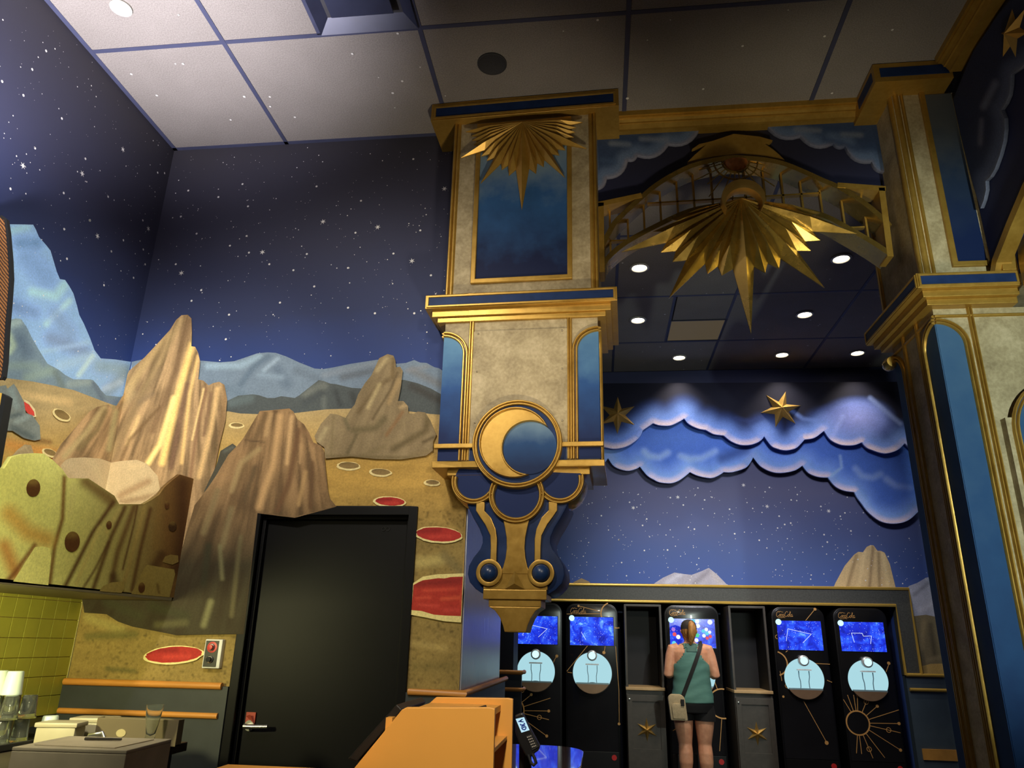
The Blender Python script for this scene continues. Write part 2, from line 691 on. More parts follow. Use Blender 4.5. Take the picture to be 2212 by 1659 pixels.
for i in range(len(gx) - 1):
    for j in range(len(gy) - 1):
        x0, x1, y0, y1 = gx[i] + bw, gx[i + 1] - bw, gy[j] + bw, gy[j + 1] - bw
        if y1 < 0.5 or x0 > 3.8:
            continue
        cells = [(x0, x1, y0, y1)]
        if i == 1 and abs(gy[j + 1] - 3.317) < 0.01:
            cells = [(x0, -1.618, y0, y1), (-1.618 + 2 * bw, x1, y0, 2.70)]
        if i == 3 and abs(gy[j + 1] - 8.247) < 0.01:
            cells = [(x0, 0.826, y0, y1), (0.826 + 2 * bw, x1, y0, 7.62)]
        for (a, b, c, d) in cells:
            MB(((a + b) / 2, (c + d) / 2, CZ)).box(a, b, c, d, CZ, CZ + 0.03).build('ceiling_tile', CEILT, ceiling, bevel=0.003).location = ((a + b) / 2, (c + d) / 2, CZ)
for x in gx[1:-2]:
    MB().box(x - bw, x + bw, -2.9, FW, CZ - 0.003, CZ + 0.03).build('grid_bar', GRID, ceiling)
for y in gy[1:-1]:
    MB().box(LW, 4.9, y - bw, y + bw, CZ - 0.002, CZ + 0.03).build('grid_bar', GRID, ceiling)
MB().box(LW, LW + 0.03, -2.9, DW, CZ - 0.003, CZ + 0.03).build('edge_bar', GRID, ceiling)
MB().box(LW, -1.0, DW - 0.03, DW, CZ - 0.003, CZ + 0.03).build('edge_bar', GRID, ceiling)
MB().box(0.812, 0.84, 7.03, 8.24, CZ - 0.002, CZ + 0.03).build('grid_bar', GRID, ceiling)
MB().box(-1.618, -1.59, 2.10, 3.31, CZ - 0.002, CZ + 0.03).build('grid_bar', GRID, ceiling)


# -- painted stars (flat paint, far too many to count)
def star_poly(n, r0, r1, a0):
    return [((r0 if i % 2 == 0 else r1) * math.cos(a0 + PI * i / n), (r0 if i % 2 == 0 else r1) * math.sin(a0 + PI * i / n)) for i in range(2 * n)]


STARW = plain('white_star_paint', (0.86, 0.85, 0.84), 0.7, 0, 0.04)


def star_field(name, parent, fn, big, med, rnd_n, area, seed, off=0.002, rs=1.0, mask=None, rmin=0.0014, rmax=0.0052, mat=None):
    rnd = random.Random(seed)
    mb = MB()

    def put(u, v, poly):
        n = len(poly)
        mb.add([fn(u, v, off)] + [fn(u + a, v + b, off) for a, b in poly], [(0, i + 1, (i + 1) % n + 1) for i in range(n)])
    for u, v in big:
        put(u, v, star_poly(6, 0.022 * rs, 0.0075 * rs, rnd.uniform(0, 1)))
    for u, v in med:
        put(u, v, star_poly(6, 0.0085 * rs, 0.0068 * rs, rnd.uniform(0, 1)))
    k = 0
    while k < rnd_n:
        u, v = rnd.uniform(*area[0]), rnd.uniform(*area[1])
        if mask and not mask(u, v):
            continue
        k += 1
        r_ = rmin + (rmax - rmin) * rnd.random() ** 3.2
        put(u, v, [(r_ * rs * math.cos(a * PI / 3), r_ * rs * math.sin(a * PI / 3)) for a in range(6)])
    return mb.build(name, mat or STARW, parent, kind='stuff')


def uvY(pts, Y):
    return [(p.x, p.z) for p in (at_y(a, b, Y) for a, b in pts)]


def uvX(pts, X):
    return [(p.y, p.z) for p in (at_x(a, b, X) for a, b in pts)]


star_field('painted_stars', wall_back, XZ(DW), uvY([(392, 590), (567, 545), (698, 479), (816, 491), (890, 564), (960, 408)], DW),
           uvY([(407, 412), (472, 426), (536, 446), (391, 468), (425, 505), (533, 510), (497, 531), (538, 546), (582, 571), (634, 584), (663, 549),
                (780, 434), (768, 503), (908, 498), (850, 548), (752, 579), (679, 619), (931, 595), (605, 654), (752, 665), (895, 677), (495, 680),
                (435, 627), (414, 650), (488, 733), (380, 571), (684, 403), (524, 398), (893, 344), (810, 677)], DW),
           560, ((-3.05, -0.85), (2.85, 4.8)), 5)
star_field('painted_stars', wall_left, YZ(LW), uvX([(49, 358), (177, 375), (210, 510), (265, 323), (320, 494)], LW),
           uvX([(4, 176), (69, 150), (50, 206), (99, 110), (133, 256), (137, 417), (233, 425), (184, 343), (22, 408), (194, 476), (138, 495), (240, 543),
                (266, 519), (309, 539), (193, 476), (340, 373), (355, 374), (288, 600), (224, 616), (313, 571), (144, 559), (308, 476), (75, 320)], LW),
           620, ((1.6, 4.25), (2.8, 4.8)), 9)
star_field('painted_stars', ceiling, XY(CZ), [],
           [(p.x, p.y) for p in (at_z(*q, CZ) for q in [(583, 208), (584, 229), (637, 252), (284, 159), (339, 205), (859, 71), (761, 115), (869, 174), (1291, 42), (1519, 191), (1604, 98), (1797, 200), (1781, 77)])],
           150, ((-3.0, 3.6), (2.3, 9.2)), 4, off=0.005, rmin=0.004, rmax=0.011, mask=lambda u, v: not (-1.65 < u < -0.97 and 2.6 < v < 3.35) and not (0.8 < u < 1.47 and 7.5 < v < 8.3), mat=plain('grey_star_paint', (0.75, 0.74, 0.72), 0.7, 0, 0.03))

# ================================================================ MURAL: moonscape on the left wall and the door wall
CA, CB = (376.6, 328.9), (229.0, 1062.0)
_lay = [0]


def mural(name, poly, base, strokes=(), E=0.6, grid=0.014, fn=None):
    """splits a traced outline at the room corner and paints it on both walls"""
    _lay[0] += 1
    off = 0.0012 + 0.0006 * _lay[0]
    lp = clip_half(poly, CA, CB, True)
    rp = clip_half(poly, CA, CB, False)
    if len(lp) > 2:
        paint(name, lp, 'X', LW, off, wall_left, base, strokes, E, grid, fn=fn)
    if len(rp) > 2:
        paint(name, rp, 'Y', DW, off, wall_back, base, strokes, E, grid, fn=fn)


def vgrad(y0, c0, y1, c1):
    a, b = np.array(s2l(c0)), np.array(s2l(c1))

    def f(px, C):
        t = np.clip((px[:, 1] - y0) / (y1 - y0), 0, 1)[:, None]
        return a * (1 - t) + b * t
    return f


# pale blue mountain on the left wall
mural('painted_mountain', [(-160, 470), (13.6, 484.4), (52, 484.9), (71, 485.3), (76.9, 496), (83.6, 512), (99.5, 530), (108.5, 541.4), (115.3, 564), (122, 586.6),
                           (128.8, 602.9), (140, 604.7), (149, 618), (158, 634), (166, 661), (170.7, 680.4), (180.8, 699.6), (194.4, 731.2), (203.4, 756), (217, 774.2),
                           (248.6, 776.5), (284.8, 782), (300, 779), (330, 772), (330, 900), (-160, 900)],
      (138, 168, 200), [([(40, 525), (80, 525)], 24, (105, 135, 165), .8), ([(20, 500), (60, 490)], 14, (160, 195, 225), .7), ([(60, 560), (100, 600)], 40, (115, 142, 172), .7),
                        ([(70, 630), (120, 640), (140, 615)], 18, (165, 200, 222), .8), ([(30, 660), (75, 675)], 24, (112, 135, 165), .8), ([(100, 700), (150, 650)], 12, (170, 200, 215), .8),
                        ([(120, 680), (150, 720)], 30, (125, 145, 165), .7), ([(110, 730), (180, 760)], 28, (120, 135, 155), .8), ([(90, 760), (190, 740)], 10, (160, 185, 205), .6),
                        ([(130, 790), (200, 770)], 20, (155, 180, 192), .8), ([(170, 810), (200, 770)], 10, (185, 205, 210), .8), ([(215, 790), (280, 800)], 30, (135, 155, 158), .8),
                        ([(230, 850), (280, 800)], 24, (120, 135, 138), .7), ([(225, 840), (260, 825)], 12, (165, 180, 188), .7)], 0.66)
mural('painted_mountain', [(-160, 690), (9, 693), (34, 688), (45, 689.4), (56.5, 706), (67.8, 729), (85.9, 760.6), (101.7, 785.5), (126.6, 799), (140, 810), (158, 819.4), (194.4, 819.4),
                           (201, 821.7), (212.5, 835), (217, 842.6), (228, 854), (257.7, 857.3), (300, 850), (300, 890), (-160, 890)],
      (112, 128, 132), [([(25, 700), (40, 695)], 16, (165, 180, 165), .8), ([(15, 715), (30, 745), (20, 760)], 12, (170, 185, 150), .9), ([(45, 735), (60, 760)], 26, (90, 105, 115), .8),
                        ([(20, 790), (80, 790)], 16, (130, 145, 130), .7), ([(60, 815), (110, 800)], 20, (140, 155, 135), .7), ([(120, 805), (135, 835)], 14, (105, 115, 105), .8),
                        ([(150, 830), (190, 825)], 14, (140, 150, 140), .8), ([(205, 830), (225, 870)], 12, (92, 104, 112), .9), ([(230, 870), (260, 865)], 14, (105, 118, 130), .9)], 0.66)
# ranges on the door wall
mural('painted_range', [(284.8, 782), (330, 772), (437, 779.6), (476.5, 783), (506, 780.7), (533, 771.6), (555.6, 763.7), (578, 761.5), (596, 762.6), (619, 770.5), (646, 783), (680, 796.5),
                        (698, 797.6), (720.6, 794), (759, 786), (818, 777), (857, 786), (877, 784.4), (895, 778), (907.7, 783.5), (922, 784.4), (938.5, 793.5), (949, 796), (956.6, 801.6),
                        (1001, 812), (1001, 905), (284, 905)],
      (122, 136, 146), [([(450, 790), (520, 790), (560, 770)], 14, (158, 178, 186), .8), ([(520, 830), (550, 790), (580, 770)], 12, (98, 114, 126), .8), ([(570, 800), (600, 775)], 8, (160, 176, 184), .8),
                        ([(600, 800), (620, 830)], 22, (100, 114, 126), .8), ([(560, 810), (610, 815)], 12, (140, 156, 166), .7), ([(640, 800), (690, 820)], 16, (105, 116, 124), .7),
                        ([(700, 810), (810, 785)], 12, (135, 142, 146), .7), ([(740, 815), (810, 800)], 14, (102, 106, 108), .8), ([(460, 830), (520, 850)], 20, (112, 128, 138), .7),
                        ([(890, 800), (950, 830)], 16, (120, 118, 112), .7), ([(880, 800), (930, 790)], 8, (135, 136, 136), .7)], 0.85)
mural('painted_range', [(480, 880), (493, 865.5), (515, 855), (546.6, 852), (560, 854), (578, 860), (594, 860), (607.6, 856), (637, 860), (646, 855), (668.6, 837), (689, 821.4), (700, 823.6),
                        (714, 829), (727, 830.4), (759, 838), (781.7, 839.5), (830, 830), (870.7, 820.6), (889.7, 825), (904, 828.7), (931, 839.6), (953, 852), (1001, 872), (1001, 905), (480, 905)],
      (78, 82, 78), [([(500, 870), (540, 860)], 18, (98, 108, 104), .8), ([(660, 850), (700, 832)], 16, (112, 114, 102), .8), ([(660, 870), (690, 850)], 16, (70, 74, 72), .8),
                     ([(725, 845), (735, 875)], 10, (60, 62, 60), .8), ([(700, 880), (700, 860)], 10, (105, 108, 98), .7), ([(890, 835), (960, 870)], 16, (64, 60, 54), .8), ([(760, 850), (770, 875)], 12, (62, 62, 58), .7)], 0.75)


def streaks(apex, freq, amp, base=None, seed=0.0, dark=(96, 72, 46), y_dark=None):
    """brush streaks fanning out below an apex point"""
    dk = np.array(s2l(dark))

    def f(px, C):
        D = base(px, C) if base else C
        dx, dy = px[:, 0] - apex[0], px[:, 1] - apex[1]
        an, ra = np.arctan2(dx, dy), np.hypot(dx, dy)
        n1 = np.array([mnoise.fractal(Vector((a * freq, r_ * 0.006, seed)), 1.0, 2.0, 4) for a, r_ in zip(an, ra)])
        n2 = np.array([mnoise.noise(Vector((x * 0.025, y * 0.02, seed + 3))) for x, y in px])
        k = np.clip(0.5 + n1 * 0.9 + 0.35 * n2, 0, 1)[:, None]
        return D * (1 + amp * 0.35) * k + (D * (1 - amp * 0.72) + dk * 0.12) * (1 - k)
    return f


# sand
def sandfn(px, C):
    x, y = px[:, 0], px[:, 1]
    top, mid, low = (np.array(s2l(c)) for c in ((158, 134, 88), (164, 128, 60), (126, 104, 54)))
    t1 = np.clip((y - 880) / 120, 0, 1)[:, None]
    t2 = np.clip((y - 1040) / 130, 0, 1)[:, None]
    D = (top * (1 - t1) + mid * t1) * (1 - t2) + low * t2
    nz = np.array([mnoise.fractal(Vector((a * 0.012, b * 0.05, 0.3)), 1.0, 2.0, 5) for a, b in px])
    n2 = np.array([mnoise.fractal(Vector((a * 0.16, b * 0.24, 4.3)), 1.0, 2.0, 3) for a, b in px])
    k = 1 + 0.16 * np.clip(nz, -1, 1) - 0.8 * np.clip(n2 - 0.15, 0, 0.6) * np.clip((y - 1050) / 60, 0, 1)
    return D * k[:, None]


SAND = [(-160, 800), (0, 815), (68, 824), (120, 834), (129, 837), (158, 842.6), (187.6, 854), (226, 868.6), (245, 875.4), (300, 885), (494.6, 889), (519.5, 893.7), (560, 895),
                       (639, 892.6), (704.8, 884.7), (759, 883), (884, 889), (931, 894.7), (1001, 900), (1008, 1100), (992, 1500), (-160, 1500)]
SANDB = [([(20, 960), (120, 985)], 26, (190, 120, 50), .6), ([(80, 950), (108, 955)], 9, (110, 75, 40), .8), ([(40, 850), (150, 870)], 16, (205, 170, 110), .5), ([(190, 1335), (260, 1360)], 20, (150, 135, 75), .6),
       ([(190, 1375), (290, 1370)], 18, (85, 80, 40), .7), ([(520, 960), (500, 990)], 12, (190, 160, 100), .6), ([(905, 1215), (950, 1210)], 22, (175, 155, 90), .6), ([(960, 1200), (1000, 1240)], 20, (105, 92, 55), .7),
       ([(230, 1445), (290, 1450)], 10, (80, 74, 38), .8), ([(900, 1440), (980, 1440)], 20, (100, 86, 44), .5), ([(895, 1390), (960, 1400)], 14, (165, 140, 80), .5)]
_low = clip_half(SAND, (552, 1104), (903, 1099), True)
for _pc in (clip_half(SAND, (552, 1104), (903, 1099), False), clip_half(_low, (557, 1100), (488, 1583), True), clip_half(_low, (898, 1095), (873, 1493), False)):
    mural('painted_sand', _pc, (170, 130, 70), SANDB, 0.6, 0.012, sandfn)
# craters
for i, (cx, cy, rx, ry, tl) in enumerate([(512.7, 918.6, 13, 4, 2), (754.5, 1006, 22, 7, 2), (823.5, 1020, 20.5, 6.5, 3), (935, 1042.5, 14, 4.6, 3), (130, 895.7, 18, 8.5, 28), (104, 977, 14, 6, 20)]):
    mural('painted_crater_rim', ell(cx - 1, cy + 1.5, rx + 4, ry + 2.6, tl, 26, 0.05, i), (205, 180, 120), (), 0.6, 0.02)
    mural('painted_crater', ell(cx, cy, rx, ry, tl, 24, 0.03, i), (122, 98, 56), [([(cx - rx, cy - ry), (cx + rx * .4, cy - ry)], ry * 1.2, (96, 76, 42), .7)], 0.6, 0.01)
for i, (cx, cy, rx, ry, tl) in enumerate([(843.7, 1084, 31, 9, 3), (949, 1155, 48, 15, 4), (379, 1414, 61, 17, -4)]):
    mural('painted_crater_rim', ell(cx - 1, cy + 1, rx + 4, ry + 3, tl, 34, 0.03, i), (202, 184, 122), (), 0.6, 0.02)
    mural('painted_red_pool', ell(cx, cy, rx, ry, tl, 40, 0.03, i + 5), (148, 40, 32), [([(cx - rx, cy - ry * .5), (cx, cy - ry * .6)], ry * .7, (116, 26, 24), .8), ([(cx - rx * .4, cy + ry * .3), (cx + rx * .5, cy + ry * .2)], ry * .5, (172, 56, 44), .7)], 0.6, 0.01)
mural('painted_crater_rim', [(891, 1262), (915, 1246), (947, 1241), (975, 1240), (1003, 1239), (997, 1345), (960, 1342), (920, 1334), (888, 1328)], (196, 178, 112), (), 0.6, 0.02)
mural('painted_red_pool', [(895, 1264), (906, 1258), (915, 1254), (930, 1252), (947, 1249.5), (962, 1250), (975, 1247), (1001, 1246), (997, 1331), (965, 1330), (939, 1328), (912, 1320), (890, 1318)],
      (146, 42, 30), [([(900, 1262), (1000, 1254)], 14, (108, 28, 24), .8), ([(915, 1276), (985, 1272)], 6, (172, 62, 42), .8), ([(900, 1292), (930, 1290)], 5, (172, 64, 44), .8), ([(955, 1294), (1000, 1290)], 7, (178, 72, 44), .8),
                      ([(905, 1306), (945, 1309)], 6, (172, 60, 46), .7), ([(960, 1318), (996, 1318)], 8, (168, 58, 46), .6)], 0.6, 0.01)
mural('painted_crater_rim', [(44, 862), (56, 868), (69, 884), (72, 900), (66, 902), (50, 880)], (210, 180, 130), (), 0.6, 0.01)
mural('painted_red_pool', [(45, 867.5), (56, 874), (67, 890), (68, 899), (55, 895), (47, 885)], (190, 62, 50), (), 0.6, 0.01)
# grey boulders on the left wall
mural('painted_boulder', [(-30, 838), (5, 832), (9, 840), (22.6, 829), (29, 838), (38, 855), (45, 869.7), (48.6, 892), (63, 897), (79, 919.5), (80.7, 949), (67.8, 952), (45, 946.6), (20, 930.8), (-30, 930)],
      (112, 116, 106), [([(24, 842), (36, 880)], 12, (128, 138, 130), .8), ([(35, 910), (60, 900)], 10, (138, 146, 136), .8), ([(28, 925), (70, 945)], 14, (74, 82, 80), .8), ([(20, 900), (45, 895)], 8, (74, 84, 84), .8)], 0.62)
mural('painted_boulder', [(14, 990), (30, 972), (46, 960), (60, 962), (66, 980), (66, 1000), (14, 1000)], (150, 128, 92), [([(30, 975), (55, 965)], 8, (176, 152, 112), .7)], 0.62)
# rock group on the right
mural('painted_rock', [(681.7, 944.5), (696, 917), (716, 895.6), (732, 897.4), (748.6, 904.7), (761, 884.8), (768.5, 875.7), (775.7, 854), (790, 830.5), (804.7, 812.4), (813.7, 792.5), (821, 776.3), (839, 767.2),
                       (851.7, 770.8), (856, 781.7), (857, 796), (866, 794.4), (871.6, 803.4), (868, 836), (861.6, 868.5), (873.4, 868.5), (883, 879.3), (884, 895), (896, 896), (904, 891), (920.4, 893), (931, 910), (944, 940.8),
                       (936.7, 957), (936.7, 975), (922, 986), (868, 994), (813.7, 993), (761, 988), (705, 992), (703, 968), (687, 957)],
      (124, 106, 74), [([(815, 800), (835, 775)], 9, (160, 140, 98), .8), ([(850, 775), (848, 815)], 9, (100, 82, 52), .85), ([(775, 890), (810, 840), (840, 820)], 9, (98, 80, 52), .8), ([(795, 880), (820, 830)], 8, (162, 142, 98), .8),
                       ([(805, 905), (845, 840), (858, 805)], 5, (92, 76, 50), .9), ([(840, 870), (862, 820)], 9, (150, 124, 82), .7), ([(765, 930), (810, 925), (830, 905)], 14, (92, 80, 52), .8), ([(745, 905), (752, 925)], 9, (92, 82, 56), .8),
                       ([(835, 940), (870, 890)], 7, (120, 88, 55), .8), ([(865, 880), (878, 875)], 7, (158, 132, 90), .8), ([(850, 970), (920, 930), (925, 900)], 14, (88, 74, 46), .85), ([(720, 900), (715, 980)], 5, (112, 96, 64), .8),
                       ([(690, 950), (705, 925)], 10, (152, 134, 94), .7), ([(750, 980), (770, 940)], 7, (88, 76, 50), .8), ([(780, 985), (830, 965)], 9, (110, 94, 62), .7), ([(885, 985), (925, 975)], 9, (118, 100, 66), .7),
                       ([(935, 945), (915, 955)], 8, (80, 66, 42), .8), ([(700, 985), (920, 990)], 7, (90, 76, 44), .6)], 0.6, 0.008, streaks((900, 600), 16, 0.35, None, 9.0))
# tall rock spanning the corner
ROCK = [([(390, 690), (300, 870), (240, 985)], 14, (158, 130, 84), .6), ([(408, 690), (380, 800), (330, 930)], 14, (108, 82, 54), .85), ([(415, 745), (385, 850), (350, 1000)], 13, (228, 184, 106), .95),  # palest strokes also paint in the spotlight glint on the rock
        ([(375, 860), (345, 960), (320, 1000)], 10, (240, 200, 120), .9), ([(405, 830), (390, 900), (370, 1010)], 10, (106, 78, 56), .85), ([(428, 770), (410, 850), (392, 1000)], 7, (214, 172, 104), .8),
        ([(445, 840), (425, 930), (410, 1040)], 8, (120, 88, 60), .85), ([(440, 840), (415, 950)], 4, (222, 184, 118), .7), ([(470, 840), (455, 930), (430, 1030)], 10, (198, 160, 104), .85), ([(456, 850), (440, 940)], 6, (112, 84, 58), .85),
        ([(487, 850), (478, 940), (465, 1010)], 9, (128, 98, 62), .8), ([(360, 720), (290, 820), (270, 860)], 16, (176, 144, 92), .7), ([(345, 800), (270, 920), (250, 990)], 14, (122, 98, 66), .8), ([(300, 900), (275, 960)], 7, (192, 160, 104), .7),
        ([(345, 880), (280, 950), (262, 995)], 7, (98, 74, 46), .8), ([(330, 850), (300, 870)], 10, (116, 94, 66), .7), ([(225, 880), (190, 930), (140, 985)], 12, (166, 144, 96), .8), ([(228, 890), (210, 930), (170, 970)], 10, (108, 92, 58), .8),
        ([(250, 890), (235, 970)], 12, (156, 142, 94), .7), ([(265, 880), (290, 850)], 12, (144, 120, 80), .6), ([(465, 960), (440, 1060)], 14, (92, 74, 46), .6)]
mural('painted_rock', [(100, 1100), (106, 990.6), (124, 960), (153.7, 926), (185.4, 890), (203.4, 878.8), (228, 873.8), (238.5, 886.7), (245, 876.5), (266.7, 842.6), (271, 833), (282.5, 803.6), (316.5, 774.2), (348, 740.3),
                       (370.7, 715.4), (384, 694), (395.6, 683.8), (409, 682.6), (417, 690.6), (418, 720), (417, 750.5), (425, 751.6), (431.7, 765), (436, 783), (431.7, 821.7), (443, 824.5), (454, 834.7), (463.4, 830), (477, 826.8),
                       (488, 833.6), (494, 865), (490.5, 910.4), (477, 964.7), (465.6, 1023.4), (440, 1100), (420, 1200), (230, 1200)], (146, 116, 78), ROCK, 0.60, 0.007, streaks((440, 520), 30, 0.9, None, 1.0))
mural('painted_boulder', [(124, 1005), (134, 994), (144.7, 989.5), (175, 988), (210, 990.7), (242, 1002), (242, 1120), (140, 1120)], (166, 144, 106), [([(135, 1010), (160, 1040)], 12, (160, 136, 96), .6), ([(200, 1000), (230, 1060)], 14, (176, 156, 114), .5)], 0.6, 0.012)
mural('painted_boulder', [(242, 1003), (246, 1000.8), (270, 997), (300.6, 995), (321, 1003), (345, 1030), (350, 1060), (310, 1092), (242, 1090)], (168, 144, 104), [([(260, 1070), (320, 1040)], 14, (134, 104, 70), .8), ([(280, 1010), (310, 1005)], 10, (178, 152, 108), .6), ([(262, 1085), (340, 1070)], 12, (122, 94, 62), .7)], 0.6, 0.012)
# dark rock in front, running down beside the door
mural('painted_pebble', [(470, 1010), (474, 998), (480, 976), (506, 960), (514, 966), (500, 990), (480, 1060), (450, 1080), (440, 1090), (446, 1060)], (66, 62, 48), [([(485, 975), (505, 965)], 7, (84, 84, 72), .8)], 0.6, 0.012)


def rockb(px, C):  # rock brown, with the hood's shade painted in towards the bottom
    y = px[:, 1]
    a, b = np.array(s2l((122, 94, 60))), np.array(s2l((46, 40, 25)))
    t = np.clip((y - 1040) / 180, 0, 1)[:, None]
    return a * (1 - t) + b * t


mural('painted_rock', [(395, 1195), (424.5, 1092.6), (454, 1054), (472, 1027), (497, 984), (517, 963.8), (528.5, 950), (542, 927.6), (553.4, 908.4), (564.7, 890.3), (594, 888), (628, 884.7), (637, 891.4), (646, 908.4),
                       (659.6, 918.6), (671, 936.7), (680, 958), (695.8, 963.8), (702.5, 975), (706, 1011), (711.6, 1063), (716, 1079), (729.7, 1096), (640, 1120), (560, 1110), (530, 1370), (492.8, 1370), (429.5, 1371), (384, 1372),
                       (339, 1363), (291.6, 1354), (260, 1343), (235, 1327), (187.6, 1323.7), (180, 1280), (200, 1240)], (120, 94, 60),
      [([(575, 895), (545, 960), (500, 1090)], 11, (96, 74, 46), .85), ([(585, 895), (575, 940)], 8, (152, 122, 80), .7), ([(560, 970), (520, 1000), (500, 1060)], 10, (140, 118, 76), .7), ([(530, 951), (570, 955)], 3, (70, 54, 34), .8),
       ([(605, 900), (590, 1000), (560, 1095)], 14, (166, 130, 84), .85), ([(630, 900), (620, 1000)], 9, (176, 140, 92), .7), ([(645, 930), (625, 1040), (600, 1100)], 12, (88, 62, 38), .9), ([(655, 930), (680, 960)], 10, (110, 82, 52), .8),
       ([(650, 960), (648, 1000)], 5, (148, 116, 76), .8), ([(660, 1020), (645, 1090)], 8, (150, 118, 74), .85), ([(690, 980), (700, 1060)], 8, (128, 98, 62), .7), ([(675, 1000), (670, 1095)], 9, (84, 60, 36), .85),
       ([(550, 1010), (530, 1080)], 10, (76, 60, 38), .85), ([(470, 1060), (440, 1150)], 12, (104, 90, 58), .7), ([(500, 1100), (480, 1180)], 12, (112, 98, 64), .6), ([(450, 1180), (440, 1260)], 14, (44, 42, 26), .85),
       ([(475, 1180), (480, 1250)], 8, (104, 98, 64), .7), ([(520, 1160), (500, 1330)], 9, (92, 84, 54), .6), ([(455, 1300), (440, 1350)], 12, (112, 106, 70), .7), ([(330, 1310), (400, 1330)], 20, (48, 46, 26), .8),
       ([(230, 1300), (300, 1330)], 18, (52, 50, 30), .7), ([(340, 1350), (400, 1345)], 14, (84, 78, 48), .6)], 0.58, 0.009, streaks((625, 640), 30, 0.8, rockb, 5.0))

# ================================================================ chair rails and wainscot of the door wall
SLATE = plain('dark_slate_wainscot', rgb(40, 44, 46, k=1.5), 0.55, 0, 0.12, 10)
SLATEB = plain('blue_grey_wainscot', rgb(74, 86, 104, k=1.3), 0.5, 0, 0.10, 8)


def rail(name, p, q, r_=0.019, mat=None, **t):
    return MB().tube([p, q], r_, 12).build(name, mat or RAIL, smooth=50, kind='structure', **t)


MB().box(LW + 0.01, dL - 0.053, DW - 0.030, DW - 0.004, 0, 1.17).build('trim_1', SLATE, kind='structure')
rail('trim_2', (LW + 0.02, DW - 0.032, 1.172), (-2.115, DW - 0.032, 1.172))
rail('trim_3', (LW + 0.02, DW - 0.032, 1.018), (-2.115, DW - 0.032, 1.018), 0.016)
MB().box(dR + 0.053, WE + 0.03, DW - 0.030, DW - 0.004, 0, 1.17).build('trim_4', SLATE, kind='structure')
MB().box(WE + 0.002, WE + 0.03, DW - 0.004, 6.12, 0, 1.17).build('trim_5', SLATEB, kind='structure')
MB().tube([(-1.045, DW - 0.034, 1.172), (WE + 0.032, DW - 0.034, 1.172), (WE + 0.034, 6.14, 1.172)], 0.018, 12).build('trim_6', RAIL, smooth=50, kind='structure')

STEEL = NT('brushed_steel')
_v = STEEL.coord('Object', (60, 60, 1.2))
_n = STEEL.noise(_v, 3, 4, 0.7)
STEEL.set(**{'Base Color': STEEL.ramp(_n, [(0.3, (0.55, 0.57, 0.62)), (0.7, (0.78, 0.80, 0.84))]), 'Metallic': 0.7, 'Roughness': STEEL.maprange(_n, 0.3, 0.7, 0.26, 0.42)})
STEEL = STEEL.m
MB().box(WE + 0.001, WE + 0.008, DW + 0.004, 5.93, 1.16, 2.6).build('trim_7', STEEL, kind='structure')

# -- stub wall further back with the same rails
MB().box(-2.2, -0.832, 7.50, 7.9, 0, CZ).build('wall_stub', plain('midnight_paint', rgb(16, 18, 30), 0.6), kind='structure')
MB().box(-1.6, -0.745, 7.42, 7.49, 0, 1.17).build('trim_8', SLATE, kind='structure')
MB().tube([(-1.6, 7.42, 1.172), (-0.735, 7.42, 1.172), (-0.735, 7.6, 1.172)], 0.02, 10).build('trim_9', RAIL, smooth=50, kind='structure')
MB().tube([(-1.6, 7.42, 1.022), (-0.735, 7.42, 1.022), (-0.735, 7.6, 1.022)], 0.018, 10).build('trim_10', RAIL, smooth=50, kind='structure')

# ================================================================ yellow wall tiles on the left wall
TILE = plain('mustard_glaze', rgb(168, 166, 66, k=1.3), 0.28, 0, 0.10, 5)
GROUT = plain('olive_grout', rgb(96, 90, 40), 0.85)
MB().box(LW, LW + 0.004, 2.2, DW - 0.002, 0.95, 1.66).build('tile_bed', GROUT, wall_left)
MB().box(LW, LW + 0.012, -2.0, DW - 0.03, 0.0, 0.95).build('trim_21', SLATE, kind='structure')
zr = [1.0 + 0.1015 * k for k in range(7)] + [1.66]
yc = [4.177 - 0.104 * k for k in range(13)][::-1] + [4.286]
for i in range(len(yc) - 1):
    for j in range(len(zr) - 1):
        MB().box(LW + 0.003, LW + 0.010, yc[i] + 0.0015, yc[i + 1] - 0.0015, zr[j] + 0.0015, zr[j + 1] - 0.0015).build('tile', TILE, wall_left, bevel=0.0015)
MB().box(LW + 0.003, LW + 0.014, DW - 0.008, DW - 0.001, 1.17, 1.66).build('tile_edge', plain('pale_tile_edge', rgb(190, 180, 120), 0.4), wall_left)

# ================================================================ door
BLACKP = plain('black_satin_door', rgb(12, 12, 14), 0.46, 0, 0.2, 3, spec=0.16)
door = thing('door_1', ((dL + dR) / 2, DW, 0), kind='structure')
fo = MB(door.location)
fw = 0.052
fo.box(dL - fw, dL, DW - 0.022, DW + 0.11, 0, dT + fw).box(dR, dR + fw, DW - 0.022, DW + 0.11, 0, dT + fw).box(dL, dR, DW - 0.022, DW + 0.11, dT, dT + fw)
fo.build('door_frame', BLACKP, door, bevel=0.004)
st = MB(door.location)
st.box(dL, dL + 0.018, DW + 0.025, DW + 0.09, 0, dT).box(dR - 0.018, dR, DW + 0.025, DW + 0.09, 0, dT).box(dL, dR, DW + 0.025, DW + 0.09, dT - 0.018, dT)
st.build('door_stop', BLACKP, door, bevel=0.003)
slab = MB(door.location).box(dL + 0.02, dR - 0.02, DW + 0.055, DW + 0.10, 0.005, dT - 0.02).build('door_slab', BLACKP, door, bevel=0.004)
CHROME = plain('satin_chrome', (0.62, 0.62, 0.60), 0.28, 0.95, 0.05)
hp = at_y(540, 1567, DW + 0.05) - door.location
h = MB().lathe([(0.0, -0.012), (0.028, -0.012), (0.03, 0.0)], (hp.x, hp.y, hp.z), 20, 'y')
